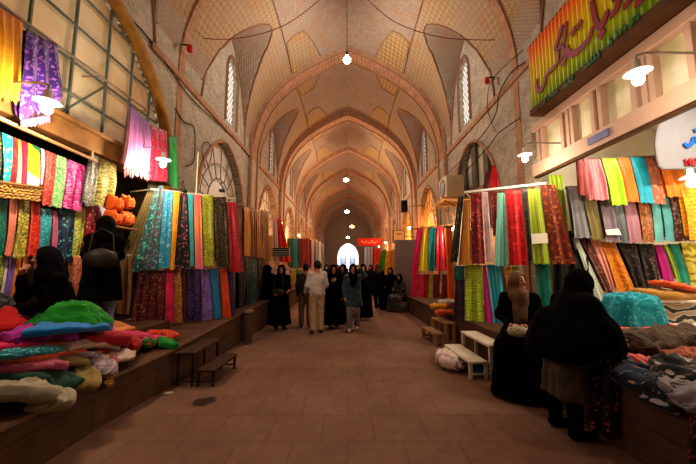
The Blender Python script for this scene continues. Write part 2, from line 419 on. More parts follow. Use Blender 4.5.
# ---- left shop: glazed arch with green bars above a timber beam ----
def glazing_mat():
    t = NT('milky_glass'); v = t.coord('Object'); f = t.noise(v, .9, 4)
    c = t.ramp(f, [(.3, lin('cfa878')), (.55, lin('e8cfa4')), (.75, lin('dccfb4'))]); t.l(c, t.b.inputs['Emission Color']); t.b.inputs['Emission Strength'].default_value = .28
    return t.out(c, .7, .1)
M_GLZ = glazing_mat()
half = 2.08; yo = np.linspace(-half, half, 41); zz = pointed(yo, half, 3.7, 1.9)
V = [(-XW-.1, YC0+a, 3.3) for a in yo] + [(-XW-.1, YC0+a, b) for a, b in zip(yo, zz)]; n = len(yo)
WN[0] += 1; win = struct(mesh_obj('window_%d' % WN[0], V, [(i, i+1, n+i+1, n+i) for i in range(n-1)], M_GLZ))
for zb in (3.78, 4.22, 4.72, 5.2):
    hw = max(abs(a) for a, b in zip(yo, zz) if b > zb); m = MB(); m.tube([(-XW-.06, YC0-hw, zb), (-XW-.06, YC0+hw, zb)], .018, 6); m.build('glazing_bar', M_METALG, win)
for a in (-1.55, -1.0, -.45, .1, .65, 1.15, 1.62):
    zt = float(pointed(np.array(a), half, 3.7, 1.9)); m = MB(); m.tube([(-XW-.06, YC0+a, 3.3), (-XW-.06, YC0+a, zt)], .02, 6); m.build('glazing_bar', M_METALG, win)
m = MB(); m.tube([(-XW-.05, YC0-.1, 3.35), (-XW-.05, YC0+.65, 4.22)], .014, 6); m.build('glazing_bar', M_METALG, win)
m = MB()
P = arc_pts(YC0, half+.06, 3.7, 1.95, -XW+.02, 24, 3.0)
m.tube(P, .1, 8); m.build('window_frame', M_TRIM_Y, win, True)
NT_[0] += 1; m = MB(); m.box((-XW-.2, YR[1]+.3, 3.1), (-XW+.12, YR[2]-.3, 3.34), .015); m.box((-XW+.06, YR[1]+.3, 3.32), (-XW+.2, YR[2]-.3, 3.37), .01); struct(m.build('trim_%d' % NT_[0], M_WOOD))
room('wall_shop_left', -XW-.3, -5.6, YR[1]+.25, YR[2]-.25, .66, 3.5, plain('4a3a2c', .9))

# ---- right shop: pink-cream fascia, glazed transom, rail ----
M_PINK = plain('cdac98', .55, .05)
def fasc(lo, hi, mat, bev=.01):
    NT_[0] += 1; m = MB(); m.box(lo, hi, bev); return struct(m.build('trim_%d' % NT_[0], mat))
ya, yb = YR[1]+.35, YR[2]-.62
fasc((XW-.16, ya, 3.18), (XW-.06, yb, 3.40), M_PINK)
fasc((XW-.13, ya, 3.15), (XW-.05, yb, 3.18), M_WOODD)
fasc((XW-.06, ya, 3.17), (XW-.03, yb, 3.25), plain('c9b79c', .5))
fasc((XW-.12, ya, 4.02), (XW+.1, yb, 4.16), M_PINK)
WN[0] += 1
M_TRANS = NT('transom_glass'); _v = M_TRANS.coord('Object'); _c = M_TRANS.ramp(M_TRANS.noise(_v, 1.6, 3), [(.35, lin('c9bf92')), (.6, lin('f4ecd2')), (.8, lin('e8d8b0'))])
M_TRANS.l(_c, M_TRANS.b.inputs['Emission Color']); M_TRANS.b.inputs['Emission Strength'].default_value = .1; M_TRANS = M_TRANS.out(_c, .3)
m = MB(); m.box((XW+.0, ya, 3.36), (XW+.03, yb, 4.02)); tw = struct(m.build('window_%d' % WN[0], M_TRANS))
for i, y in enumerate(np.arange(yb-.1, ya, -.62)):
    for d in (0, -.13) + ((-.22,) if i % 2 else ()):
        m = MB(); m.box((XW-.09, y+d-.035, 3.36), (XW+.0, y+d+.035, 4.02), .008); m.build('mullion', M_PINK, tw)
room('wall_shop_right', XW+.3, 7.2, YR[1]+.2, 5.8, .6, 4.5, M_PLASTER)
m = MB(); m.box((XW-.19, 3.78, 3.24), (XW-.165, 4.12, 3.34), .004); pl = m.build('small_sign', plain('7d7fa8', .5)); tag(pl, 'small blue-grey plate fixed on the cream shop fascia', 'plate')
# curved plaster vault inside
m = MB()
a = [(XW+.3, 3.9)] + [(5.2+1.85*math.cos(t), 3.0+1.35*math.sin(t)) for t in np.linspace(PI*.86, 0, 14)]
V = []; F = []
for y in (YR[1]+.25, 5.78):
    V += [(x, y, z) for x, z in a]
nn = len(a); F = [(i, i+1, nn+i+1, nn+i) for i in range(nn-1)]
struct(mesh_obj('ceiling_shop', V, F, M_PLASTER, None, True))

# ---- the corrugated shop sign ----
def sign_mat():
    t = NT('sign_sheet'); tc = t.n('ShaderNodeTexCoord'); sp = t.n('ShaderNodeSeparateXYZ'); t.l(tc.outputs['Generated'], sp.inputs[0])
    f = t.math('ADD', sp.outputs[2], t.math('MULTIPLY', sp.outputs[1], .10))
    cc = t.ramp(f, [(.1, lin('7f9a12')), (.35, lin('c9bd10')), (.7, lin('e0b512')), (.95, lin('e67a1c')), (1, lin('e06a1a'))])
    t.l(cc, t.b.inputs['Emission Color']); t.b.inputs['Emission Strength'].default_value = .22  # glow added to brighten the painted sheet, no lamp behind it
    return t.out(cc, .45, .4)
SY0, SY1, SZ0, SZ1 = 2.75, 5.12, 4.28, 5.42; SX = XW-.3
nY = 190; V = []; F = []
for i in range(nY+1):
    y = SY0 + (SY1-SY0)*i/nY; x = SX + .016*math.tanh(2.2*math.sin(2*PI*(y-SY0)/.087)); V += [(x, y, SZ0), (x, y, SZ1)]
for i in range(nY): F.append((2*i, 2*i+2, 2*i+3, 2*i+1))
sg = thing('shop_sign', 'yellow to orange corrugated shop sign with large red Persian lettering high on the right wall', 'sign', (0, 0, 0))
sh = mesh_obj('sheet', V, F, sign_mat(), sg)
m = MB(); m.box((SX-.03, SY0-.03, SZ0-.11), (XW-.02, SY1+.03, SZ0), .008); m.box((SX+.02, SY0-.03, SZ1), (XW-.02, SY1+.03, SZ1+.05)); m.box((SX+.02, SY1, SZ0), (XW-.02, SY1+.03, SZ1)); m.box((SX+.02, SY0-.03, SZ0), (XW-.02, SY0, SZ1)); m.build('sign_frame', M_WOODD, sg)
def sgP(px, py): p = atX(px, py, SX-.035); return p
def brush(polys, mat, name, parent, wpx, to3=sgP, thick=.012, nrm=Vector((-1, 0, 0))):
    """flat calligraphic strokes: each poly is a list of (px, py, width factor) in the photograph, traced on the sign's own plane"""
    m = MB()
    for pl in polys:
        P = [to3(p[0], p[1]) for p in pl]; ws = [p[2] if len(p) > 2 else 1 for p in pl]
        Q = []; U = []
        for i in range(len(P)-1):          # smooth
            for t in np.linspace(0, 1, 7)[:-1]:
                p0, p1, p2, p3 = P[max(i-1, 0)], P[i], P[i+1], P[min(i+2, len(P)-1)]
                Q.append(.5*((2*p1)+(p2-p0)*t+(2*p0-5*p1+4*p2-p3)*t*t+(3*p1-p0-3*p2+p3)*t**3)); U.append(ws[i]+(ws[i+1]-ws[i])*t)
        Q.append(P[-1]); U.append(ws[-1]); vs = []; fs = []
        for i, q in enumerate(Q):
            tg = (Q[min(i+1, len(Q)-1)]-Q[max(i-1, 0)]).normalized(); sd = tg.cross(nrm).normalized()*wpx*U[i]
            vs += [q+sd+nrm*thick, q-sd+nrm*thick, q+sd, q-sd]
        for i in range(len(Q)-1):
            a = 4*i; fs += [(a, a+1, a+5, a+4), (a, a+4, a+6, a+2), (a+1, a+3, a+7, a+5)]
        fs += [(0, 2, 3, 1), (4*len(Q)-4, 4*len(Q)-3, 4*len(Q)-1, 4*len(Q)-2)]
        m.add(vs, fs)
    return m.build(name, mat, parent)
M_RED = plain('8e0a14', .5, .05); M_SILV = plain('8f887e', .6); M_GRN = plain('1f5a1e', .5)
def z5(pts, ox, oy, s): return [tuple([ox+p[0]/s, oy+p[1]/s] + list(p[2:])) for p in pts]
big = [   # traced at 4.04x from the photograph's sign
  [(48, 318, .7), (46, 345, .9), (55, 366, 1), (70, 358, 1), (78, 335, 1), (84, 310, .9), (95, 292, .8), (118, 272, .9), (132, 250, .8), (136, 220, .7), (130, 195, .8)],
  [(128, 205, .6), (150, 180, .9), (160, 160, 1), (163, 130, .9), (166, 100, .8), (170, 85, .5)],
  [(122, 205, .7), (132, 170, .8), (142, 135, .9), (152, 100, .8)],
  [(152, 180, .8), (160, 215, .9), (163, 235, .9), (158, 252, .9), (147, 262, .5)],
  [(160, 232, .8), (150, 236, .8), (147, 246, .8)],
  [(170, 190, .9), (176, 210, 1.1), (190, 217, 1.1), (215, 205, 1.1), (240, 180, 1.0), (258, 158, .9), (268, 135, .8), (270, 112, .6)],
  [(192, 122, 1.3), (204, 130, 1.3)], [(214, 96, 1.3), (226, 104, 1.3)],
  [(272, 0, .8), (276, 30, .9), (284, 70, 1), (292, 98, 1)],
  [(290, 100, 1), (302, 106, 1.1), (316, 95, 1.1), (324, 78, 1.1), (330, 58, 1), (333, 40, .7)],
  [(302, 130, 1.3), (318, 142, 1.3)],
  [(344, 66, .9), (362, 50, 1), (376, 25, 1), (380, 0, 1), (378, -25, 1), (370, -45, .9), (360, -40, .9), (357, -20, .9), (368, -5, .9)],
  [(398, 30, .9), (415, 15, 1), (430, -15, 1), (440, -55, .9)], [(445, 20, 1), (470, 0, 1), (490, -40, .9)],
]
S4 = 525/130.0
brush([z5(p, 525, 0, S4) for p in big], M_SILV, 'lettering_outline', sg, .047, lambda a, b: atX(a, b, SX-.022), .008)
brush([z5(p, 525, 0, S4) for p in big], M_RED, 'lettering', sg, .038)
small = [   # the green small line: digits and words along the foot of the sign
  [(78, 402), (84, 396), (82, 412)], [(90, 396), (95, 390), (93, 405)], [(100, 388), (106, 382), (104, 398)], [(112, 376), (114, 390)], [(118, 372), (123, 380), (128, 368)], [(132, 362), (131, 376)],
  [(152, 356), (160, 352), (164, 342), (170, 348), (176, 338), (182, 330), (184, 312)], [(186, 328), (194, 322), (192, 306)],
  [(238, 272), (250, 270), (258, 258), (262, 240)], [(262, 262), (270, 250), (272, 228)], [(276, 250), (284, 238), (282, 216)], [(290, 238), (300, 225), (296, 205)],
  [(334, 182), (346, 180), (352, 168), (348, 156)], [(350, 160), (352, 150)], [(366, 160), (374, 140), (370, 132)], [(384, 146), (392, 124), (388, 118)], [(402, 128), (410, 108), (404, 100)],
  [(424, 112), (436, 96), (438, 78)], [(440, 94), (444, 66)], [(452, 80), (462, 70), (456, 58)],
]
brush([z5(p, 525, 0, S4) for p in small], M_GRN, 'small_lettering', sg, .014)

# ---- round white sign inside the right shop ----
c0 = Vector((5.46, 4.4, 3.28)); rs = thing('round_sign', 'round white sign with blue and red lettering inside the right shop', 'sign', c0)
m = MB(); m.add([(0, 0, 0)] + [(.92*math.cos(t), 0, max(-.27, .92*math.sin(t))) for t in np.linspace(0, 2*PI, 48, False)], [(0, 1+i, 1+(i+1) % 48) for i in range(48)])
m.tube([(.92*math.cos(t), 0, max(-.27, .92*math.sin(t))) for t in np.linspace(0, 2*PI, 49)], .02, 6); m.build('disc', plain('7c7a80', .8, .04), rs)
def rsP(px, py): return atY(px, py, 4.4-.02) - c0
brush([[(684, 143, .6), (687, 146, 1), (692, 143, 1), (694, 138, .9), (698, 141, 1), (704, 137, 1), (705, 130, .9)], [(694, 131, 1.1), (696, 130, 1.1)], [(707, 140, 1), (712, 134, 1), (711, 120, .8)]], plain('1557b8', .4, .05), 'blue_lettering', rs, .028, rsP, .01, Vector((0, -1, 0)))
def strokes(word, x, y, h, skew=0):
    G = {'P': [[(0, 0), (0, 1), (.5, 1), (.55, .75), (.5, .5), (0, .5)]], 'W': [[(0, 1), (.2, 0), (.4, .7), (.6, 0), (.8, 1)]], 'I': [[(.1, 0), (.1, 1)]], 'N': [[(0, 0), (0, 1), (.5, 0), (.5, 1)]], 'T': [[(0, 1), (.6, 1)], [(.3, 1), (.3, 0)]], 'R': [[(0, 0), (0, 1), (.5, 1), (.55, .75), (.5, .5), (0, .5)], [(.25, .5), (.55, 0)]]}
    out = []
    for ch in word:
        for s in G[ch]: out.append([(x+a*h, y-b*h-(a*h)*skew) for a, b in s])
        x += h*(1.05 if ch == 'W' else .4 if ch == 'I' else .8)
    return out
m_ = MB()
def poly_letters(lines, mat, name, parent, r, f): 
    m = MB()
    for l in lines:
        m.tube([f(a, b) for a, b in l], r, 4)
    return m.build(name, mat, parent)
poly_letters(strokes('WINI', 685, 166, 7, .15), M_RED, 'red_lettering', rs, .016, rsP)

# ---- barred fan window, bay behind the left pier; arched windows on the right ----
def fan_window(side, yc, half, zs, rise, zbot, pane, bars, cat='fan'):
    WN[0] += 1; x = side*(XW+.16)
    yo = np.linspace(-half, half, 25); zz = pointed(yo, half, zs, rise)
    V = [(x, yc+a, zbot) for a in yo] + [(x, yc+a, max(b, zbot)) for a, b in zip(yo, zz)]; n = len(yo)
    o = struct(mesh_obj('window_%d' % WN[0], V, [(i, i+1, n+i+1, n+i) for i in range(n-1)], pane))
    xx = side*(XW+.11); c = (yc, zs-.1)
    for t in np.linspace(.12, PI-.12, 9):
        m = MB(); L = 0
        for L in np.arange(.1, 2.6, .04):
            a, b = c[0]+L*math.cos(t), c[1]+L*math.sin(t)
            if abs(a-yc) > half or b > float(pointed(np.array(a-yc), half, zs, rise)): break
        m.tube([(xx, c[0]+.75*math.cos(t), c[1]+.75*math.sin(t)), (xx, c[0]+L*math.cos(t), c[1]+L*math.sin(t))], .015, 5); m.build('glazing_bar', bars, o)
    m = MB(); m.tube([(xx, c[0]+.75*math.cos(t), c[1]+.75*math.sin(t)) for t in np.linspace(0, PI, 20)], .017, 5); m.tube([(xx, c[0]+1.15*math.cos(t), c[1]+1.15*math.sin(t)) for t in np.linspace(.1, PI-.1, 20)], .013, 5)
    m.build('glazing_bar', bars, o); return o
M_PANE2 = NT('dusty_pane'); _c = M_PANE2.ramp(M_PANE2.noise(M_PANE2.coord('Object'), 1.5, 4), [(.3, lin('cfc4b6')), (.7, lin('ece2d4'))]); M_PANE2 = M_PANE2.out(_c, .4)
M_PANEY = NT('amber_pane'); M_PANEY.b.inputs['Emission Color'].default_value = lin('e8a83c'); M_PANEY.b.inputs['Emission Strength'].default_value = .5; M_PANEY = M_PANEY.out(lin('d9a24a'), .4)
fan_window(-1, YC1, 1.5, 3.35, 1.65, 2.6, M_PANE2, plain('7d766a', .6))
for k in range(3, len(YR)-2):
    fan_window(-1, (YR[k]+YR[k+1])/2, 1.5, 3.35, 1.65, 2.6, M_PANE2, plain('7d766a', .6))
    fan_window(1, (YR[k]+YR[k+1])/2, 1.5, 3.35, 1.65, 2.6, M_PANEY if k < 5 else M_PANE2, plain('8a6a30', .6))
# right bay: arched window with broad timber splines and green-cream panes
WN[0] += 1
half = 1.5; yo = np.linspace(-half, half, 25); zz = pointed(yo, half, 3.35, 1.65); x = XW+.16
V = [(x, YC1+a, 2.6) for a in yo] + [(x, YC1+a, b) for a, b in zip(yo, zz)]; n = len(yo)
M_PG = NT('pale_pane'); _c = M_PG.ramp(M_PG.noise(M_PG.coord('Object'), 1.2), [(.3, lin('b9b68f')), (.7, lin('e4dfc4'))]); M_PG = M_PG.out(_c, .4)
ow = struct(mesh_obj('window_%d' % WN[0], V, [(i, i+1, n+i+1, n+i) for i in range(n-1)], M_PG))
for a in (-.75, 0.0, .75):
    m = MB(); zt = float(pointed(np.array(a), half, 3.35, 1.65)); m.box((XW+.06, YC1+a-.13, 2.6), (XW+.13, YC1+a+.13, zt)); m.build('mullion', plain('6f665c', .8), ow)
m = MB(); m.box((XW+.04, YC1-1.5, 3.55), (XW+.12, YC1+1.5, 3.7)); m.build('transom_bar', M_TRIM, ow)
# ---------- fabrics ----------
def fabric(c1, c2=None, pat='plain', c3=None, s=1.0, sheen=.25, crump=False):
    """procedural cloth: UV is in metres along and down the cloth"""
    t = NT('fabric'); tc = t.n('ShaderNodeTexCoord'); uv = tc.outputs['UV']
    a = lin(c1); b = lin(c2 or c1); c = lin(c3 or c2 or c1); sd = R.random()*50
    mp = t.n('ShaderNodeMapping'); mp.inputs['Location'].default_value = (sd, sd*1.7, 0); t.l(uv, mp.inputs[0]); vec = mp.outputs[0]
    def vor(scale, feat='F1', rnd=1.0):
        x = t.n('ShaderNodeTexVoronoi', feature=feat); x.inputs['Scale'].default_value = scale*s; x.inputs['Randomness'].default_value = rnd; t.l(vec, x.inputs['Vector']); return x
    rough, metal = .5, 0.0
    if pat == 'plain':
        f = t.noise(vec, 6*s, 4); col = t.ramp(f, [(.3, tuple(x*.78 for x in a[:3])), (.7, tuple(min(1, x*1.15) for x in a[:3]))])
    elif pat == 'sequin':      # glints scattered over a shimmering ground
        v = vor(90); f = t.noise(vec, 5, 3); base = t.mix(t.ramp(f, [(.4, (0, 0, 0)), (.62, (1, 1, 1))]), a, tuple(x*.6 for x in a[:3])+(1,))
        sp = t.n('ShaderNodeSeparateColor'); t.l(v.outputs['Color'], sp.inputs[0])
        col = t.mix(t.ramp(sp.outputs[0], [(.0, (0, 0, 0)), (.72, (0, 0, 0)), (.76, (1, 1, 1))]), base, b); rough = .42
    elif pat == 'floral':
        v = vor(21); nz = t.noise(vec, 14, 3); d = t.math('ADD', v.outputs['Distance'], t.math('MULTIPLY', nz, .75))
        sp = t.n('ShaderNodeSeparateColor'); t.l(v.outputs['Color'], sp.inputs[0])
        fl = t.mix(t.ramp(sp.outputs[1], [(.0, (0, 0, 0)), (.55, (1, 1, 1))], True), b, c)
        col = t.mix(t.ramp(d, [(.0, (1, 1, 1)), (.68, (1, 1, 1)), (.75, (0, 0, 0))]), a, fl)
    elif pat == 'stripe':
        w = t.n('ShaderNodeTexWave'); w.inputs['Scale'].default_value = 5*s; w.inputs['Distortion'].default_value = 1.2; w.inputs['Detail'].default_value = 2; t.l(vec, w.inputs['Vector'])
        col = t.ramp(w.outputs['Fac'], [(.25, a), (.5, b), (.8, c)])
    elif pat == 'lace':
        v = vor(15, 'DISTANCE_TO_EDGE'); w = t.n('ShaderNodeTexWave', wave_type='RINGS'); w.inputs['Scale'].default_value = 5*s; w.inputs['Distortion'].default_value = 9; w.inputs['Detail'].default_value = 2; t.l(vec, w.inputs['Vector'])
        f = t.math('MAXIMUM', t.ramp(v.outputs[0], [(.02, (1, 1, 1)), (.06, (0, 0, 0))]), t.ramp(w.outputs['Fac'], [(.72, (0, 0, 0)), (.8, (1, 1, 1))]))
        col = t.mix(f, a, b)
    elif pat == 'check':
        k = t.n('ShaderNodeTexChecker'); k.inputs['Scale'].default_value = 95*s; t.l(vec, k.inputs[0]); k.inputs[1].default_value = a; k.inputs[2].default_value = b
        col = t.mix(t.math('MULTIPLY', t.noise(vec, 40, 2), .4), k.outputs[0], c)
    elif pat == 'ikat':
        w = t.n('ShaderNodeTexWave', wave_type='RINGS'); w.inputs['Scale'].default_value = 2.2*s; w.inputs['Distortion'].default_value = 14; w.inputs['Detail'].default_value = 3; t.l(vec, w.inputs['Vector'])
        col = t.ramp(w.outputs['Fac'], [(.2, a), (.5, b), (.75, c)])
    elif pat == 'geo':
        sp = t.n('ShaderNodeSeparateXYZ'); t.l(uv, sp.inputs[0]); f = t.math('ADD', t.math('MULTIPLY', sp.outputs[0], .9), t.math('MULTIPLY', sp.outputs[1], -1.6))
        f = t.math('FRACT', t.math('ADD', t.math('MULTIPLY', f, s), .35))
        col = t.ramp(f, [(0, a), (.4, b), (.52, c), (.8, a)], True)
    elif pat == 'ombre':
        sp = t.n('ShaderNodeSeparateXYZ'); t.l(uv, sp.inputs[0]); col = t.ramp(t.math('MULTIPLY', sp.outputs[1], s), [(0, a), (.45, b), (1, c)])
    # fine weave and a soft crumple
    f2 = t.noise(vec, 22, 4, .7); col = t.mix(.35, col, t.ramp(f2, [(.3, (.45, .45, .45)), (.65, (1, 1, 1))]), 'MULTIPLY')
    f3 = t.noise(vec, 7, 5, .6) if crump else f2
    if crump: rough = .85; t.bump(f3, .4, .03)
    else: t.bump(f2, .35, .01)
    t.b.inputs['Sheen Weight'].default_value = sheen; t.b.inputs['Sheen Roughness'].default_value = .4
    return t.out(col, rough, .45, metal)

def cloth_mesh(TL, TR, BL, BR, n, pleats=3, amp=.028, thick=.06, scallop=.008, seed=0, nu=26, nv=22, back=.92, gather=0.0, wob=.012):
    """folded length of cloth over a rod: front sheet, rounded fold, back sheet, closed"""
    r = random.Random(seed); TL, TR, BL, BR = map(Vector, (TL, TR, BL, BR)); n = Vector(n).normalized()
    TL, TR = TL.lerp(TR, .02), TR.lerp(TL, .02); BL, BR = BL.lerp(BR, .02), BR.lerp(BL, .02)
    H = ((BL-TL).length+(BR-TR).length)/2; Wd = max((TR-TL).length, (BR-BL).length)
    ph = [r.random()*6.28 for _ in range(6)]
    def pl(u, v):
        g = .12 + .88*min(1, v*2.2)
        return g*(math.sin(2*PI*pleats*u+ph[0]+.7*v)+.45*math.sin(2*PI*pleats*1.9*u+ph[1]-.5*v)+.25*math.sin(7*v+ph[2]+3*u))
    V = []; UV = []; vs = np.linspace(0, 1, nv)
    path = [('b', v) for v in vs[::-1]] + [('t', a) for a in (.25, .5, .75)] + [('f', v) for v in vs]
    for kind, v in path:
        for i in range(nu):
            u = i/(nu-1)
            if kind == 't':
                ang = PI*v; q = TL.lerp(TR, u); off = -thick/2 - thick/2*math.cos(ang); p = q + Vector((0, 0, thick*.45*math.sin(ang))) + n*(off + amp*pl(u, 0)*.6)
                vv = 0
            else:
                L = TL.lerp(BL, v); Rr = TR.lerp(BR, v); e = wob*Wd*(math.sin(5*v+ph[3])*.7+math.sin(11*v+ph[4])*.3)
                dirx = (Rr-L); uu = u + (e/max(Wd, .05))*(1 if 0 < 1 else 0)*.5*(1-abs(2*u-1)*.2)
                uu = uu + gather*math.sin(PI*v)*(.5-u)*.3
                p = L + dirx*uu
                if v > .86:
                    p = p + Vector((0, 0, 1))*scallop*math.sin(2*PI*pleats*2*u+ph[5])*(v-.86)/.14
                if kind == 'f': p = p + n*(amp*pl(u, v) + .012*math.sin(PI*v))
                else: p = p - n*thick + n*amp*pl(u, v)*.5 + (TL-BL).normalized()*(1-back)*H*v
                vv = v*H
            V.append(p); UV.append((u*Wd, vv if kind != 'b' else vv+3))
    F = []; m = len(path)
    for j in range(m-1):
        for i in range(nu-1): F.append((j*nu+i, j*nu+i+1, (j+1)*nu+i+1, (j+1)*nu+i))
    return V, F, UV

CLN = [0]
ALLCLOTH = []
def cloth(plane, q, col, label, group=None, off=0.0, cat='fabric', name='hanging_cloth', zmin=None, dbl=None, **kw):
    """q = (xtl, xtr, ytop, xbl, xbr, ybot[, ytopR, ybotR]) measured in the photograph; plane = two ground points under the rod"""
    CLN[0] += 1
    A, B = plane; xtl, xtr, yt, xbl, xbr, yb = q[:6]; ytR = q[6] if len(q) > 6 else yt; ybR = q[7] if len(q) > 7 else yb
    TL, TR, BL, BR = atP(xtl, yt, A, B, off), atP(xtr, ytR, A, B, off), atP(xbl, yb, A, B, off), atP(xbr, ybR, A, B, off)
    if zmin is not None:
        for Q in (BL, BR): Q.z = max(Q.z, zmin)
    AB = Vector((B[0]-A[0], B[1]-A[1], 0)); n = Vector((-AB.y, AB.x, 0)).normalized()
    if n.dot(CAM-Vector((A[0], A[1], 0))) < 0: n = -n
    base = (TL+TR)/2; base.z = min(BL.z, BR.z)
    w = max((TR-TL).length, (BR-BL).length)
    kw.setdefault('pleats', max(1.0, w/.2)); kw.setdefault('amp', min(.022, w*.07))
    V, F, UV = cloth_mesh(TL-base, TR-base, BL-base, BR-base, n, seed=CLN[0]*13+5, **kw)
    mat = fabric(*col) if isinstance(col, (tuple, list)) else col
    o = mesh_obj(name, V, F, mat, None, True, uv=UV, loc=base)
    ALLCLOTH.append(o)
    return tag(o, label, cat, group)
def paper_tag(o, plane, q, off, mat=None):
    A, B = plane; P = [atP(x, y, A, B, off)-o.location for x, y in q]
    n = Vector((0, -.006, 0)); V = P + [p+n for p in P]
    return mesh_obj('paper_tag', V, [(0, 1, 2, 3), (7, 6, 5, 4), (0, 4, 5, 1), (1, 5, 6, 2), (2, 6, 7, 3), (3, 7, 4, 0)], mat or plain('f2ead8', .6, .03), o)
def fringe(o, plane, xl, xr, y0, y1, off, mat, n=16, yR=None):
    A, B = plane; m = MB(); yR = y0 if yR is None else yR
    for i in range(n):
        t = (i+.5)/n; x = xl+(xr-xl)*t; y = y0+(yR-y0)*t; a = atP(x, y-1.5, A, B, off)-o.location; b = atP(x+R.uniform(-.5, .5), y+(y1-y0)*R.uniform(.6, 1), A, B, off)-o.location
        m.tube([a, (a+b)/2, b], [.006, .011, .004], 5)
    f = m.build('fringe', mat, o); f['kind'] = 'stuff'; return f

def rod(a, b, label, r=.018, mat=None, hang=None, group=None):
    a, b = Vector(a), Vector(b); t = thing('hanging_rod', label, 'rod', a, 0, group); d = b-a
    m = MB(); m.tube([(0, 0, 0), d], r, 8); m.build('bar', mat or M_STEEL, t)
    for f in (hang or []):
        p = d*f[0]; m = MB(); m.tube([p, p+Vector(f[1])], r*.6, 6); m.build('bracket', mat or M_STEEL, t)
    return t

# ===== left shop, along the front =====
PL1 = ((-3.50, 0), (-3.50, 6)); PL2 = ((-3.60, 0), (-3.60, 6)); PL3 = ((-3.68, 0), (-3.68, 6))
rod(atX(-14, 112, -3.3), atX(96, 161, -3.3), 'pale wooden pole under the timber beam of the left shop', .02, plain('b08a60', .5), [(.05, (0, 0, .12)), (.95, (0, 0, .12))])
g = 'scarves on the upper rail of the left shop'
U1 = lambda x: 133 + .40*x      # top line of the upper row
def row1(x0, x1, b0, b1, yb, col, lb, off=0, **k): return cloth(PL1, (x0, x1, U1(x0), b0, b1, yb, U1(x1), yb+ (b1-b0)*.25), col, lb, g, off, **k)
row1(-16, 1, -18, -1, 182, ('2f3a22', 'c0a030', 'floral'), 'dark green and gold scarf cut by the frame at the upper left rail')
row1(2, 13, 2, 9, 184, ('19b5bd', '8ad8d0', 'floral', 'd8d060'), 'turquoise scarf with pale flowers on the upper left rail')
row1(13, 17, 9, 15, 188, ('8f1f2c', 'd0503a', 'floral'), 'maroon scarf next to the turquoise flowered one', .0)
row1(17.5, 21.5, 15.5, 20, 188, ('e88a1e', 'f6e4c8', 'ombre', 'ea7a18'), 'narrow orange scarf with a white middle band')
row1(22, 27, 20, 26, 191, ('b8174f', 'd8306a', 'plain'), 'raspberry red scarf left of the yellow and white printed one')
row1(27.5, 40, 26.5, 40, 190, ('f0e21a', '1f8a50', 'geo', 'f4f2e4', 1.2), 'yellow scarf printed with green and white diagonal blocks')
row1(40.5, 45, 40, 43, 184, ('c9bcd0', '8f84a8', 'stripe', 'efe8ee'), 'lilac grey scarf strip right of the yellow printed scarf')
row1(46, 56, 41, 50, 204, ('e04a44', 'f08a78', 'sequin'), 'coral red glitter scarf on the upper left rail', .0)
row1(57, 67, 51, 62, 206, ('7fd88a', 'f2ecae', 'sequin'), 'mint green scarf with pale gold glitter')
row1(68, 86, 63, 82, 207, ('ee2a9c', 'ff9ad8', 'sequin', None, .8), 'hot pink sequinned scarf on the upper left rail', pleats=2)
PLa = ((-3.42, 0), (-3.42, 6))
cloth(PLa, (93, 99, 156, 84, 92, 206, 158, 206), ('7d7a74', 'c9c5b8', 'sequin'), 'grey glitter scarf hanging right of the hot pink one', g)
cloth(PLa, (99.5, 117, 158, 92.5, 112, 205, 166, 208), ('857f2e', 'd2c77a', 'lace', None, 1.3), 'olive and gold textured scarf at the right end of the upper left rail', g)
g = 'scarves on the second rail of the left shop'
rod(atX(-14, 192, -3.66), atX(104, 200, -3.66), 'thin pole of the second row of scarves in the left shop', .015, M_WOOD, [(.02, (-.5, 0, 0)), (.98, (-.5, 0, 0))])
def row2(x0, x1, b0, b1, yt, yb, col, lb, off=0, **k): return cloth(PL2, (x0, x1, yt, b0, b1, yb), col, lb, g, off, **k)
row2(-14, 8.5, -18, 3.5, 197, 256, ('0e6a5a', '1f9a78', 'sequin'), 'dark teal green glitter scarf at the frame edge, second left rail')
row2(9.5, 18, 4, 10.5, 199, 256, ('f08a72', 'f6b09a', 'plain'), 'salmon pink scarf on the second left rail')
row2(19, 30, 11, 24, 199, 258, ('9a8e1c', 'e8d870', 'sequin'), 'olive scarf spotted with gold on the second left rail')
row2(31, 40, 25, 37, 197, 256, ('e0261c', 'f45a3a', 'sequin'), 'bright red scarf between the olive and turquoise ones, second left rail')
row2(41.5, 52, 37.5, 49.5, 211, 254, ('1fa0b4', '6ad0d8', 'sequin'), 'turquoise scarf above the seated woman')
row2(52.5, 58, 50, 56, 213, 256, ('c8688a', 'dc8aa4', 'plain'), 'dusty pink scarf strip above the seated woman')
row2(58.5, 75, 56.5, 70, 212, 262, ('14304e', '2f8a9a', 'floral', '6ac0b8'), 'navy scarf with teal flowers right of the seated woman\'s head')
row2(75.5, 87, 70.5, 79, 209, 258, ('b8c428', 'f0eca0', 'sequin'), 'lime and gold scarf left of the standing woman')
row2(87.5, 98, 79.5, 92, 207, 258, ('b31a34', 'e08a8a', 'floral', 'e8d0c0'), 'crimson scarf with pale flowers behind the standing woman')
row2(98.5, 108, 95, 107, 207, 228, ('d8c8e0', 'efe8f2', 'plain'), 'pale lilac scarf just above the standing woman\'s head')
g = 'cloths on the lowest rail of the left shop'
rod(atX(-20, 249, -3.74), atX(84, 256, -3.74), 'thin pole of the lowest row of cloths in the left shop', .012, M_WOOD, [(.02, (-.4, 0, 0)), (.98, (-.4, 0, 0))])
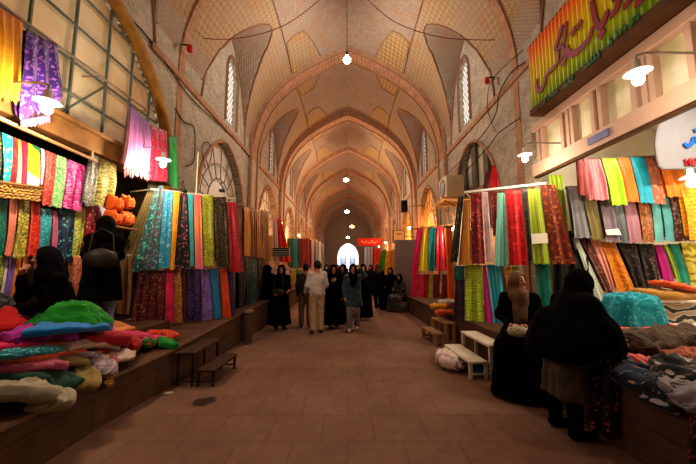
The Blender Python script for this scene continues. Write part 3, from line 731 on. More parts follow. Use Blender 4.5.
for x0, x1, c, lb in ((-10, -2, ('4a7a2a', 'a8c060', 'floral'), 'leaf green cloth on the lowest left rail at the frame edge'), (-1, 5, ('9ab030', 'd8d890', 'sequin'), 'lime cloth on the lowest left rail'), (5.5, 9, ('e8e4e0', 'c0c0d0', 'plain'), 'white cloth strip on the lowest left rail'),
                      (9.5, 16, ('8a6ac0', 'b49ae0', 'plain'), 'lilac cloth on the lowest left rail'), (16.5, 22, ('f0901c', 'f8c04a', 'plain'), 'orange cloth on the lowest left rail'), (22.5, 29, ('d86a3a', 'f0a070', 'stripe'), 'apricot striped cloth on the lowest left rail beside the phone')):
    cloth(PL3, (x0, x1, 254, x0-7, x1-7, 300), c, lb, g, 0)
cloth(PL2, (73, 82, 258, 70, 79, 303), ('c8744e', 'e8b088', 'floral', '9a4a34'), 'peach printed cloth hanging between the two women at the left shop', None, .05)
PLb = ((-3.42, 3.9), (-2.6, 5.6))
cloth(PLb, (119, 133, 256, 116, 130, 314), ('7a5634', 'a8845a', 'stripe', '5a3c24'), 'brown striped length hanging right of the standing woman', None, 0)
# scarves high on the glazing
PH = ((-3.25, 0), (-3.25, 6))
rod(atX(-8, -2, -3.28), atX(150, 112, -3.28), 'steel pipe across the glazed arch carrying the high scarves', .016, M_STEEL, [(.1, (-.25, 0, 0)), (.55, (-.25, 0, 0)), (.98, (-.25, 0, 0))])
m_y = fabric('e88a2a', 'f8c43a', 'ombre', 'fbd23a', .9)
o = cloth(PH, (-12, 24, 2, -12, 21, 96, 24, 103), m_y, 'translucent orange yellow scarf hanging high at the left frame edge', None, 0, scallop=.04, pleats=4)
m_p = fabric('5a3a9a', 'b878d8', 'sequin', None, .5)
o = cloth(PH, (26, 58, 32, 20, 64, 121, 46, 100), m_p, 'purple scarf with silver spangles hanging high on the glazed arch', None, 0, scallop=.05, pleats=3)
fringe(o, PH, 21, 50, 122, 130, .02, plain('c07ab0'), 16, 116)
m_o = fabric('8a5aa8', 'd88ac0', 'ombre', 'f6c8c0', .85)
PH2 = ((-3.2, 0), (-3.2, 6))
o = cloth(PH2, (131, 150, 106, 123, 149, 168, 124, 172), m_o, 'scarf shaded violet to pale pink hanging below the glazed arch', None, 0, pleats=3)
fringe(o, PH2, 124, 148, 168, 178, .02, plain('e8b0b8'), 14, 172)
o = cloth(PH2, (150.5, 167, 126, 147, 166, 180, 132, 182), ('b0143c', 'e8506a', 'sequin'), 'crimson scarf with a pale band hanging next to the violet one', None, .0)
cloth(PH2, (169, 178, 138, 171, 180, 188), ('2e9a4a', '56b868', 'plain'), 'bright green strip of cloth hanging at the left pier', None, 0)

# ===== left pier: rod of cloths across the corner =====
PP = ((-3.05, 5.2), (-2.2, 5.95))
ra, rb = atP(150, 189, *PP, -.03), atP(235, 199, *PP, -.03)
rod(ra, rb, 'pale rod at the left pier carrying the dense row of coloured cloths', .02, plain('d8c8a8', .5), [(.02, (-.5, .2, .0)), (.5, (0, 0, .8)), (.97, (-.6, .5, 0))])
g = 'cloths on the rod at the left pier'
def pier(x0, x1, b0, b1, yb, col, lb, off=0, yt=None, **k): return cloth(PP, (x0, x1, (190+(x0-150)*.125) if yt is None else yt, b0, b1, yb), col, lb, g, off, thick=.06, **k)
pier(146, 153, 118, 136, 260, ('6a5426', 'a8925a', 'stripe', '4a3a18'), 'olive brown striped cloth slanting at the left end of the pier rod', yt=194, pleats=4)
pier(153.5, 158, 130.5, 142, 272, ('2a5a5a', '8a8a92', 'floral', '34c8b0'), 'turquoise and grey printed cloth, second on the left pier rod', yt=192)
pier(158.5, 164, 142.5, 157, 270, ('4a5258', '3ab0a0', 'floral', '8a8a98'), 'grey and teal lace cloth on the left pier rod', yt=187)
pier(164.5, 173, 157.5, 169.5, 268, ('2a8cb0', '7ac4d8', 'floral', '8ab0c0'), 'sky blue cloth with soft flowers on the left pier rod')
pier(173.5, 180, 170, 174, 270, ('e8a01c', 'f6c850', 'plain'), 'golden yellow cloth strip on the left pier rod')
pier(180.5, 187, 174.5, 190, 270, ('120c10', 'b0607a', 'floral', '8a4a3a'), 'black cloth with dusky pink flowers on the left pier rod')
pier(187.5, 193, 190.5, 194.5, 266, ('3aa0a8', '78c8c8', 'plain'), 'light teal cloth strip on the left pier rod')
pier(193.5, 201, 195, 203, 269, ('ee6a7a', 'f49a58', 'ombre', 'f07a94', .8), 'coral pink cloth on the left pier rod')
pier(201.5, 213, 203.5, 215.5, 266, ('9aa41c', 'd8cf5a', 'sequin'), 'lime gold cloth on the left pier rod')
pier(213.5, 226, 216, 228.5, 267, ('16130e', '7a6a3a', 'sequin'), 'black cloth with gold glints on the left pier rod')
pier(226.5, 237, 229, 244, 272, ('b0102c', 'e04a5a', 'sequin'), 'crimson glitter cloth at the right end of the left pier rod', yt=203)
g = 'cloths on the lower rod at the left pier'
PQ = ((-3.1, 5.34), (-2.25, 6.09))
rod(atP(133, 273, *PQ, -.03), atP(236, 268, *PQ, -.03), 'lower rod at the left pier', .015, M_WOODD, [(.03, (-.4, .3, 0)), (.97, (-.4, .4, 0))])
def pierl(x0, x1, b0, b1, col, lb, yt=270, yb=323, **k): return cloth(PQ, (x0, x1, yt, b0, b1, yb), col, lb, g, 0, zmin=.6, **k)
pierl(137, 165, 130, 164.5, ('6a1a1e', 'b08a5a', 'floral', '8a4a34', 1.3), 'dark red lace cloth with beige scrolls, first on the lower pier rod', yt=274, pleats=4)
pierl(165.5, 173.5, 165, 174, ('e0286a', 'f05a8a', 'plain'), 'hot pink cloth strip on the lower left pier rod')
pierl(174, 181, 174.5, 183, ('a06a2c', 'd8a85a', 'floral'), 'golden brown cloth on the lower left pier rod')
pierl(181.5, 186, 183.5, 187, ('5a141c', '7a2a2a', 'plain'), 'narrow maroon cloth on the lower left pier rod')
pierl(186.5, 200, 187.5, 201, ('2a1a4a', '6a4aa0', 'sequin'), 'dark purple glitter cloth on the lower left pier rod')
pierl(200.5, 209, 201.5, 213, ('7a5ab0', 'b090d8', 'sequin'), 'lavender glitter cloth on the lower left pier rod')
pierl(209.5, 219, 213.5, 222, ('2a80b0', '58a8d0', 'plain'), 'sky blue cloth on the lower left pier rod')
pierl(219.5, 227, 222.5, 231, ('e0541c', 'f08030', 'plain'), 'bright orange cloth on the lower left pier rod')
pierl(227.5, 233, 231.5, 235, ('3a2a5a', '5a4a80', 'plain'), 'narrow violet cloth at the right end of the lower left pier rod')
# orange bundles on the shelf left of the pier
# ===== past the left pier: gold fringed cloths and dark prints =====
PF = ((-2.42, 6.6), (-2.3, 10)); g = 'amber cloths past the left pier'
rod(atP(243, 206, *PF, -.04), atP(270, 212.5, *PF, -.04), 'rod of amber cloths past the left pier', .015, M_WOOD, [(.05, (-.9, 0, 0)), (.95, (-.9, 0, 0))])
for i, (a, b, c, lb) in enumerate(((244, 249.5, ('d8842a', 'f0b050', 'stripe'), 'amber striped cloth, nearest past the left pier'), (250, 255.5, ('a8501c', 'e08a3a', 'stripe', '7a3a14'), 'rust and amber cloth, second past the left pier'), (256, 261, ('c8701c', 'f0a83a', 'sequin'), 'glowing orange cloth, third past the left pier'), (261.5, 265, ('6a4a24', 'a88a50', 'stripe'), 'brown gold cloth, fourth past the left pier'), (265.5, 268.5, ('7a3418', 'b06a3a', 'stripe'), 'dark rust cloth, last before the red draped display'))):
    cloth(PF, (a, b, 208+i*.9, a, b, 256+i, 208.5+i), c, lb, g, 0, nu=18)
PG = ((-2.46, 6.6), (-2.34, 10)); g = 'dark prints past the left pier'
for i, (a, b, c, lb) in enumerate(((238, 245, ('14140f', '3a3428', 'floral'), 'near black printed cloth under the crimson one at the left pier'), (245.5, 252, ('16302c', '3a7a70', 'floral'), 'dark green printed cloth below the amber ones'), (252.5, 257.5, ('1c3a3a', '58b0b0', 'floral'), 'teal flecked dark cloth below the amber ones'), (258, 263, ('2c1614', '8a4a34', 'floral'), 'dark brown printed cloth below the amber ones'), (263.5, 269, ('4a1c14', 'a85a34', 'lace'), 'dark rust patterned cloth nearest the black-coated women'))):
    cloth(PG, (a, b, 254+i, a-.5, b-.2, 318-i*1.5), c, lb, g, 0, nu=18, zmin=.12)
# ===== red draped display and rack, next bay on the left =====
PR = ((-2.5, 9.9), (-1.5, 10.3)); g = 'cloths on the stand past the left pier'
def st(x0, x1, yt, b0, b1, yb, c, lb, off=0, **k): return cloth(PR, (x0, x1, yt, b0, b1, yb), c, lb, g, off, nu=16, nv=14, **k)
st(268.5, 273, 236, 266.5, 273, 262, ('c83a1c', 'f0c04a', 'check', None, .5), 'red and yellow patterned cloth at the edge of the red stand')
st(273.5, 276.5, 218, 273.5, 279, 262, ('c81c4a', 'e0d0d8', 'stripe'), 'crimson and white banded cloth on the red stand')
st(277, 281, 219, 279.5, 292, 262, ('f0381c', 'f46a2a', 'plain'), 'wide orange red triangular cloth draped on the stand')
cloth(PR, (269, 290, 268, 269, 294, 290), ('d83a1c', 'f0f0e0', 'check', None, .25), 'orange red cloth with pale bands below the printed panel', None, -.1, nu=16, nv=12)
PS = ((-2.4, 11.6), (-1.55, 12.6)); g = 'cloths on the farther left rack'
for a, b, c, lb in ((288, 292, ('4a6a2a', '7a9a4a', 'plain'), 'moss green cloth on the farther left rack'), (292.5, 297.5, ('2aa0a0', '6ad0c8', 'plain'), 'teal cloth on the farther left rack'), (298, 301.5, ('7a3a24', 'a8603a', 'plain'), 'brown cloth on the farther left rack'), (302, 306, ('a8201c', 'd8483a', 'floral'), 'dark red cloth on the farther left rack'), (306.5, 310, ('8a2a2a', 'c86a5a', 'floral'), 'brick red printed cloth at the end of the farther left rack')):
    cloth(PS, (a, b, 239, a+.5, b+1, 268), c, lb, g, 0, nu=14, nv=12)
for a, b, c, lb in ((291, 296, ('b8a03a', 'e0d080', 'plain'), 'straw yellow cloth low on the farther left rack'), (296.5, 301, ('5a8a4a', '90b070', 'plain'), 'sage cloth low on the farther left rack'), (301.5, 306, ('a87a4a', 'd0a870', 'plain'), 'tan cloth low on the farther left rack')):
    cloth(PS, (a, b, 270, a, b, 288), c, lb, g, 0, nu=12, nv=10)
PT = ((-2.2, 15), (-2.1, 24)); g = 'cloths far down the left side'
for i, (a, b, yt, yb, c, lb) in enumerate(((311, 314.5, 240, 272, ('b03a2a', 'd86a4a', 'plain'), 'red cloth hanging far down the left side'), (315, 318, 240, 272, ('2a2a2a', '5a5a5a', 'plain'), 'charcoal cloth far down the left side'), (318.5, 321, 242, 272, ('c8b8a0', 'e0d8c8', 'plain'), 'cream cloth far down the left side'), (321.5, 324, 244, 272, ('4a5a3a', '7a8a5a', 'plain'), 'grey green cloth far down the left side'))):
    cloth(PT, (a, b, yt, a, b, yb), c, lb, g, 0, nu=10, nv=8)

# ===== right pier rod =====
QA = ((2.15, 5.65), (3.3, 5.05)); g = 'cloths on the rod at the right pier'
rod(atP(464, 192.5, *QA, -.04), atP(546, 183.5, *QA, -.04), 'white rod at the right pier carrying the bright cloths', .026, M_WHITE, [(.02, (.35, .6, 0)), (.98, (.3, .25, 0))])
def rp(x0, x1, b0, b1, yb, c, lb, off=0, yt=None, **k): return cloth(QA, (x0, x1, (195-(x0-464)*.11) if yt is None else yt, b0, b1, yb), c, lb, g, off, thick=.06, **k)
rp(458, 463, 450, 457.5, 262, ('1c1814', '6a5a50', 'floral'), 'black printed cloth at the far end of the right pier rod', yt=197)
rp(463.5, 470, 458, 470.5, 265, ('a8661c', 'd89a3a', 'stripe', 'b8782a'), 'amber brown cloth on the right pier rod', yt=201)
rp(470.5, 481, 471, 485, 264, ('7a1018', 'c8302c', 'floral', 'e05a4a'), 'dark crimson flowered cloth on the right pier rod')
rp(481.5, 488, 485.5, 493, 262, ('dcb8bc', 'efdcdc', 'plain'), 'pale pink cloth on the right pier rod')
rp(488.5, 497, 493.4, 497.5, 236, ('6a1a10', 'a8402a', 'floral'), 'short rust brown cloth on the right pier rod')
rp(497.5, 505, 494, 508, 266, ('58a89a', '90ccbc', 'stripe'), 'mint green cloth on the right pier rod', yt=194)
rp(505.5, 521, 509, 528.5, 265, ('d01420', 'f0402c', 'floral', 'a00c18', .7), 'bright red flowered cloth on the right pier rod', yt=191)
rp(521.5, 527, 529, 533, 262, ('1a1612', '5a4a34', 'floral'), 'narrow black cloth between the red and lime ones')
o = rp(527.5, 540, 533.5, 551, 264, ('a0b41c', 'd0d860', 'stripe', '8a9c18'), 'lime green cloth with a white paper band on the right pier rod', yt=190)
paper_tag(o, QA, ((531, 234), (547, 233), (548, 243), (532, 244)), .06)
rp(540.5, 556, 551.5, 576, 264, ('7a2c10', 'b85a24', 'floral', 'c87a3a', .8), 'rust brown flowered cloth at the near end of the right pier rod', yt=186)
cloth(((2.15, 5.75), (3.3, 5.15)), (549, 563, 176, 556, 569, 236), ('8ab81c', 'c8e04a', 'stripe'), 'yellow green cloth behind the rust brown one', None, -.08)
PHR = ((2.6, 6.1), (3.3, 5.9)); g = 'small scarves above the right pier rod'
cloth(PHR, (492, 496, 166, 488, 500, 188), ('c0141c', 'e03a34', 'plain'), 'small red scarf hooked above the right pier rod', g)
cloth(PHR, (486, 491, 172, 483, 487.5, 189), ('4a101c', '7a2a34', 'plain'), 'small maroon scarf hooked above the right pier rod', g)
g = 'cloths on the lower rod at the right pier'
QB = ((2.2, 5.82), (3.35, 5.22))
rod(atP(452, 268, *QB, -.04), atP(552, 262, *QB, -.04), 'lower rod at the right pier', .015, M_STEEL, [(.02, (.4, .5, 0)), (.98, (.4, .3, 0))])
def rl(x0, x1, b0, b1, yt, yb, c, lb, off=0, **k): return cloth(QB, (x0, x1, yt, b0, b1, yb), c, lb, g, off, zmin=.58, **k)
rl(456, 464.5, 453, 464, 279, 321, ('2c1830', '5a3a60', 'sequin'), 'dark purple cloth on the lower right pier rod')
cloth(((2.18, 5.74), (3.33, 5.14)), (454.5, 464.5, 267, 454, 464, 280), ('1f5a60', '3a8a90', 'plain'), 'short dark teal cloth above the purple one', None)
rl(465, 482, 465, 484.5, 266, 325, ('8aa81c', 'c8d84a', 'lace', None, 1.4), 'lime green textured cloth on the lower right pier rod')
rl(482.5, 486, 485, 493, 268, 323, ('c82a8a', 'e060b0', 'plain'), 'magenta cloth strip on the lower right pier rod')
rl(486.5, 502, 493.5, 508.5, 266, 326, ('1a8ca8', '48b8cc', 'stripe'), 'turquoise blue cloth on the lower right pier rod')
rl(503.5, 511, 509, 513, 268, 300, ('c8842a', 'e8b060', 'floral'), 'golden patterned cloth behind the seated woman')
rl(511.5, 519, 513.5, 520, 268, 300, ('a8b83a', 'd0dc70', 'plain'), 'pale lime cloth behind the seated woman\'s head')
cloth(((2.3, 5.95), (3.45, 5.35)), (553, 588, 232, 553, 590, 312), ('0e0c0b', '2a2624', 'plain'), 'wide black cloth hanging behind the two women on the right', None, 0, zmin=.6)
rl(535, 550, 539, 552, 265, 312, ('1a8070', '3ab098', 'plain'), 'emerald teal cloth right of the seated woman\'s head')

# ===== farther right rack =====
QC = ((2.0, 10.4), (3.2, 9.4)); g = 'cloths on the farther right rack'
rod(atP(412, 229, *QC, -.03), atP(453, 224, *QC, -.03), 'rod of the farther right rack', .018, M_WOOD, [(.02, (.5, .6, 0)), (.98, (.3, .3, 0))])
for a, b, c0_, d, yt, yb, c, lb in ((417, 422.5, 411, 417, 229, 276, ('d81c6a', 'f04a8a', 'plain'), 'magenta pink cloth on the farther right rack'), (423, 428.5, 419, 428, 228, 271, ('e8a01c', 'f6d02a', 'ombre', 'f6e02a'), 'orange to yellow cloth on the farther right rack'), (429, 436, 428.5, 435, 228, 271, ('0c7a78', '2aa8a0', 'plain'), 'deep teal cloth on the farther right rack'), (436.5, 443, 435.5, 446, 227, 271, ('c0142a', 'e8485a', 'sequin'), 'crimson cloth on the farther right rack'), (444, 449, 447, 451, 226, 270, ('e0601c', 'f08a30', 'plain'), 'orange cloth at the near end of the farther right rack')):
    cloth(QC, (a, b, yt, c0_, d, yb), c, lb, g, 0, nu=18, nv=16)
QD = ((2.05, 10.55), (3.25, 9.55)); g = 'lower cloths of the farther right rack'
for a, b, yb, c, lb in ((412, 418, 311, ('e82a6a', 'f86a98', 'plain'), 'hot pink cloth, lowest on the farther right rack'), (418.5, 424, 308, ('e0385a', 'f07a8a', 'plain'), 'rose red cloth low on the farther right rack'), (424.5, 429, 304, ('b01c2a', 'd84a4a', 'plain'), 'scarlet cloth low on the farther right rack'), (429.5, 433, 298, ('a8c02a', 'd0dc60', 'plain'), 'lime strip low on the farther right rack'), (433.5, 439, 298, ('8a1420', 'b83a3a', 'plain'), 'dark red cloth low on the farther right rack'), (442, 449, 298, ('7a1c1c', 'a84a3a', 'plain'), 'brick red cloth low at the near end of the farther right rack')):
    cloth(QD, (a, b, 275, a-1, b, yb), c, lb, g, 0, nu=14, nv=12)
QE = ((1.8, 12.2), (2.75, 11.95))
o = cloth(QE, (394, 416, 240, 394, 416, 292), ('8a827a', '9c7068', 'ikat', '948a80', .8), 'large grey carpet with a faint red medallion hanging on the right', None, 0, cat='carpet', name='hanging_carpet', pleats=.6, amp=.008, thick=.03)
QF = ((1.75, 14.6), (2.6, 14.2)); g = 'bright cloths far on the right'
for a, b, c0_, d, yt, yb, c, lb in ((374, 381, 373, 377.5, 249, 274, ('f0382a', 'f86a4a', 'plain'), 'scarlet cloth below the red banner'), (381.5, 386, 378, 384, 250, 272, ('4aa01c', '7ac03a', 'plain'), 'grass green cloth below the red banner'), (386.5, 390.5, 384.5, 389.5, 251, 273, ('e8b01c', 'f8d84a', 'plain'), 'yellow cloth right of the grass green one'), (391, 396, 390, 394, 250, 272, ('d88a3a', 'f0b070', 'plain'), 'tan orange cloth beside the grey carpet')):
    cloth(QF, (a, b, yt, c0_, d, yb), c, lb, g, 0, nu=12, nv=10)
QG = ((1.9, 18), (2.0, 26)); g = 'cloths far down the right side'
for a, b, c, lb in ((371, 373, ('3a4a4a', '6a7a7a', 'plain'), 'slate cloth far down the right side'), (367.5, 370.5, ('8a5a3a', 'b88a5a', 'plain'), 'brown cloth far down the right side'), (364.5, 367, ('6a2a2a', 'a85a4a', 'plain'), 'dull red cloth nearest the gateway on the right')):
    cloth(QG, (a, b, 247, a, b, 274), c, lb, g, 0, nu=10, nv=8)

# ===== inside the right shop =====
RA = ((3.3, 4.75), (6.5, 4.55)); g = 'scarves on the top rail of the right shop'
rod(atP(577, 159, *RA, -.05), atP(694, 155, *RA, -.05), 'top rail of scarves inside the right shop', .016, M_STEEL, [(.02, (0, .5, 0)), (.98, (0, .6, 0))])
def r1(x0, x1, b0, b1, yb, c, lb, off=0, yt=None, **k): return cloth(RA, (x0, x1, 160-(x0-580)*.035 if yt is None else yt, b0, b1, yb), c, lb, g, off, thick=.06, **k)
r1(578, 583.5, 580, 588, 195, ('a84a4a', 'c87a70', 'plain'), 'dusky rose scarf at the left end of the right shop top rail')
r1(584, 601, 589, 610, 200, ('e06a7a', 'f098a0', 'stripe'), 'coral pink scarf on the right shop top rail')
r1(601.5, 617, 611, 627, 205, ('9ad81c', 'c8f04a', 'floral', 'b0e030'), 'neon lime scarf on the right shop top rail')
r1(617.5, 630, 627.5, 640, 202, ('f0701c', 'f8944a', 'plain'), 'vivid orange scarf between the lime and turquoise ones')
r1(630.5, 645, 640.5, 654, 203, ('109ab4', '3ac0d0', 'plain'), 'turquoise scarf on the right shop top rail')
r1(645.5, 656, 654.5, 667, 204, ('a05a44', 'c88a70', 'floral'), 'reddish brown scarf on the right shop top rail')
r1(656.5, 679, 667.5, 688, 197, ('f0882a', 'f8a84a', 'plain'), 'wide soft orange scarf at the right end of the top rail', pleats=2)
r1(679.5, 698, 688.5, 706, 240, ('e8941c', 'f8c03a', 'lace'), 'golden yellow lace scarf lit by the bulb at the right frame edge', yt=182)
RB = ((3.3, 4.95), (6.5, 4.75)); g = 'tweed scarves on the middle rail of the right shop'
rod(atP(566, 187, *RB, -.05), atP(694, 184, *RB, -.05), 'middle rail of scarves inside the right shop', .016, M_STEEL, [(.02, (0, .4, 0)), (.98, (0, .4, 0))])
def r2(x0, x1, b0, b1, yt, yb, c, lb, off=0, **k): return cloth(RB, (x0, x1, yt, b0, b1, yb), c, lb, g, off, thick=.05, **k)
r2(567, 580, 574, 592, 188, 238, ('5a5a60', 'b8b8bc', 'check', '3a3a44'), 'grey tweed scarf at the left end of the right shop middle rail')
r2(580.5, 593, 592.5, 604, 188, 240, ('5a4a1c', 'a89a5a', 'check', '3a3018'), 'olive brown tweed scarf on the right shop middle rail')
RB2 = ((3.3, 4.85), (6.5, 4.65))
o = r2(598, 611, 604.5, 621, 196, 242, ('6a5a6a', 'a898a8', 'check', '4a3a4a'), 'mauve grey check scarf with a white paper tag')
paper_tag(o, RB, ((605, 230), (618, 228.5), (621, 235), (607, 235)), .05)
r2(611.5, 621, 621.5, 629, 198, 243, ('4a5258', '7a848a', 'check', '3a4248'), 'slate blue tweed scarf on the right shop middle rail')
r2(623, 635, 629.5, 643, 200, 243, ('9a6a7a', 'b88a98', 'check', '8a5a6a'), 'dusty mauve scarf on the right shop middle rail')
r2(637, 649, 643.5, 655, 200, 242, ('a0603a', 'c88a5a', 'sequin'), 'copper glitter scarf on the right shop middle rail')
r2(650, 659, 655.5, 664.5, 198, 242, ('6ab4b4', '98d0cc', 'plain'), 'pale teal scarf, left one of the pair on the middle rail')
r2(659.5, 668, 665, 674.5, 198, 241, ('5aa8ac', '88c8c8', 'plain'), 'pale teal scarf, right one of the pair beside the brown sequinned scarf')
r2(668.5, 686, 675, 696, 195, 241, ('5a2c24', 'b88a78', 'sequin', None, .6), 'brown scarf with pale sequins on the right shop middle rail')
RC = ((3.35, 5.12), (6.5, 4.98)); g = 'cloths on the lowest rail of the right shop'
rod(atP(572, 238, *RC, -.05), atP(696, 240, *RC, -.05), 'lowest rail of cloths inside the right shop', .014, M_STEEL, [(.02, (0, .2, 0)), (.98, (0, .3, 0))])
def r3(x0, x1, b0, b1, yt, yb, c, lb, off=0, **k): return cloth(RC, (x0, x1, yt, b0, b1, yb), c, lb, g, off, thick=.05, **k)
r3(574, 579, 597, 607, 240, 302, ('b8c8bc', 'e8ece4', 'lace', None, 2), 'pale sage lace cloth slanting down inside the right shop')
r3(580, 590, 607.5, 614, 240, 296, ('6a3a34', 'a87a6a', 'floral'), 'brown pink flowered cloth on the lowest right rail')
r3(590.5, 600, 610, 615.5, 240, 290, ('d87a6a', 'f0a898', 'stripe'), 'salmon striped cloth on the lowest right rail')
r3(600.5, 615, 616, 637, 243, 292, ('d87a1c', 'f0c04a', 'floral', 'e8a83a', 1.4), 'orange cloth with yellow flowers on the lowest right rail')
r3(618, 636, 637.5, 648, 244, 292, ('1a1614', '6a4a5a', 'floral'), 'black flowered cloth, left one of the pair on the lowest right rail')
r3(637, 654, 649, 663, 245, 292, ('14110f', '8a5a58', 'floral', '4a4a3a'), 'black flowered cloth, right one of the pair beside the magenta strip')
r3(655, 663, 664, 676, 246, 282, ('c01c8a', 'e058b0', 'plain'), 'magenta satin strip on the lowest right rail')
r3(664, 669, 676.5, 681, 246, 282, ('7a9a1c', 'b8cc4a', 'stripe'), 'narrow lime cloth on the lowest right rail')
r3(670, 679, 681.5, 692, 245, 286, ('0c9c88', '3ad0b4', 'plain'), 'emerald satin cloth on the lowest right rail')
r3(681, 698, 692.5, 706, 244, 286, ('a8941c', 'e8d860', 'ikat'), 'gold and green swirled cloth at the right frame edge')
# ---------- heaped and folded fabrics on the ledges ----------
def bundle(path, wid, hgt, col, label, group=None, name='folded_fabric', cat='fabric', seed=None, nseg=26, ncs=36, ruff=1.0, taper=.35, loft=None):
    """a length of cloth lying in soft folds along a path of (px, py, z) places"""
    CLN[0] += 1; r = random.Random(seed or CLN[0]*7)
    P = [q if isinstance(q, Vector) else (q[0] if isinstance(q[0], Vector) else atZ(*q)) for q in path]
    Q = []
    for i in range(len(P)-1):
        p0, p1, p2, p3 = P[max(i-1, 0)], P[i], P[i+1], P[min(i+2, len(P)-1)]
        for t in np.linspace(0, 1, 15)[:-1]: Q.append(.5*((2*p1)+(p2-p0)*t+(2*p0-5*p1+4*p2-p3)*t*t+(3*p1-p0-3*p2+p3)*t**3))
    Q.append(P[-1])
    wid *= 1.22; hgt *= .72
    base = sum(Q, Vector())/len(Q); base.z = min(q.z for q in Q)
    V = []; UV = []; n = len(Q); L = 0; ph = [r.random()*6.3 for _ in range(8)]
    for i, q in enumerate(Q):
        tg = (Q[min(i+1, n-1)]-Q[max(i-1, 0)]).normalized(); sd = tg.cross(Vector((0, 0, 1)))
        sd = sd.normalized() if sd.length > .15 else Vector((0, 1, 0)); up = sd.cross(tg).normalized()
        if i: L += (q-Q[i-1]).length
        e = i/(n-1); cap = 1 - (1-taper)*max(0, 1-min(e, 1-e)/.09)**2
        for k in range(ncs):
            a = 2*PI*k/ncs; ca, sa = math.cos(a), math.sin(a)
            w = wid*(abs(ca)**.8)*(1 if ca > 0 else -1)*cap*(1+.10*ruff*math.sin(9*e+ph[0])+.07*ruff*math.sin(17*e+ph[1]))
            q3 = Vector((L*5.5+ph[0]*3, ca*wid*9+ph[1], ph[2])); nz = mnoise.noise(q3); n2 = mnoise.noise(q3*2.3+Vector((5, 1, 0)))
            rg = 1-abs(nz)*2.2; fold = (.55*(rg-.55)+.30*(1-2*abs(n2))-.1+.16*math.sin(4*a+7*e+ph[3])+.12*math.sin(7*a-5*e+ph[4]))*ruff
            w *= 1+.16*ruff*mnoise.noise(Vector((L*7, sa*.7+ph[5], 3)))
            h = hgt*(abs(sa)**.7)*(1 if sa > 0 else -1)*cap*(1+fold*(1.0 if sa > 0 else .2))
            V.append(q - base + sd*w*.5 + up*h*.5 + sd*.02*math.sin(12*e+ph[6])); UV.append((L, k/ncs*2*(wid+hgt)*.7))
    F = []
    for i in range(n-1):
        for k in range(ncs): F.append((i*ncs+k, i*ncs+(k+1) % ncs, (i+1)*ncs+(k+1) % ncs, (i+1)*ncs+k))
    F += [tuple(range(ncs-1, -1, -1)), tuple((n-1)*ncs+k for k in range(ncs))]
    o = mesh_obj(name, V, F, fabric(*col, crump=True), None, True, uv=UV, loc=base)
    return tag(o, label, cat, group)
g = 'fabrics heaped on the left ledge'
def B(path, w, h, col, lb, **k): return bundle(path, w, h, col, lb, g, **k)
B([(-26, 392, .60), (10, 391, .62), (34, 391, .60), atX(50, 397, -2.45), atX(46, 411, -2.40)], .24, .17, ('a89c86', 'c8bca4', 'plain'), 'cream beige roll of cloth lying at the front left corner of the ledge')
B([(-24, 377, .66), (20, 376, .67), (52, 379, .60), atX(66, 390, -2.43)], .22, .13, ('1f4a38', '3a6a54', 'plain'), 'dark green cloth lying just behind the cream roll')
B([(-22, 364, .74), (15, 366, .74), (45, 363, .72), (56, 371, .62)], .26, .15, ('c0607a', 'e08aa0', 'floral'), 'rose pink printed cloth at the left front of the heap')
B([(44, 361, .70), (70, 362, .68), (85, 366, .60), atX(86, 378, -2.44), atX(78, 392, -2.40)], .17, .10, ('9a8248', 'b8a066', 'plain'), 'olive beige cloth whose end droops over the ledge')
B([(46, 372, .60), (60, 374, .56), (70, 380, .46)], .18, .12, ('16302a', '7a1c3a', 'sequin'), 'dark green and maroon glitter cloth tucked under the olive one')
B([(2, 360, .80), (30, 357, .80), (62, 352, .76), (78, 353, .70)], .17, .10, ('d85a24', 'f08048', 'sequin'), 'orange cloth strip behind the rose pink one')
B([(-20, 351, .87), (12, 353, .86), (38, 351, .84), (54, 350, .80)], .20, .10, ('1a7a8a', '6ad0d8', 'sequin'), 'turquoise glitter cloth across the middle of the heap')
B([(60, 353, .72), (80, 354, .70), (96, 359, .60), atX(104, 367, -2.44), atX(101, 377, -2.40)], .17, .11, ('8a7a86', 'c0a8b0', 'lace'), 'greyish pink lace cloth hanging over the ledge front')
B([(94, 352, .68), (103, 358, .60), atX(109, 371, -2.42), atX(110, 387, -2.39)], .10, .05, ('a8782c', 'e8c870', 'sequin'), 'gold sequin cloth end dangling from the heap', ruff=.7)
B([(54, 349, .80), (80, 345, .78), (102, 345, .70), (116, 352, .58), atX(124, 360, -2.43)], .19, .12, ('c8b0a0', 'e8d8c8', 'plain'), 'cream white cloth lying between the grey lace and the red roll')
B([(96, 352, .66), (106, 354, .58), atX(114, 364, -2.43)], .12, .08, ('b81c1c', 'e04a3a', 'plain'), 'small red cloth peeking out beside the gold dangling end')
B([(0, 342, .94), (25, 335, .96), (48, 333, .94), (72, 337, .86)], .34, .17, ('b02a9a', 'e06ac8', 'plain'), 'magenta violet cloth mounded at the back of the heap', ruff=1.3)
B([(-18, 347, .92), (15, 346, .90), (38, 343, .86)], .14, .08, ('e02a6a', 'f86a98', 'plain'), 'hot pink strip of cloth below the magenta mound')
B([(38, 345, .86), (58, 342, .84), (76, 343, .78)], .15, .08, ('e06a2a', 'f8985a', 'plain'), 'orange strip of cloth right of the hot pink one')
B([(66, 340, .84), (95, 339, .78), (122, 341, .68), (140, 347, .58)], .28, .19, ('a8101c', 'd82a3a', 'plain'), 'long crimson roll of cloth along the middle of the heap')
B([(-28, 322, 1.04), (-5, 320, 1.08), (14, 325, 1.02), (29, 333, .94)], .42, .24, ('c8141c', 'f0302a', 'plain'), 'big scarlet heap of cloth at the left frame edge', ruff=1.4)
B([(30, 331, 1.0), (55, 329, 1.0), (80, 328, .96), (100, 328, .9)], .30, .12, ('1478c0', '3aa8e0', 'plain'), 'sky blue cloth in front of the green mound')
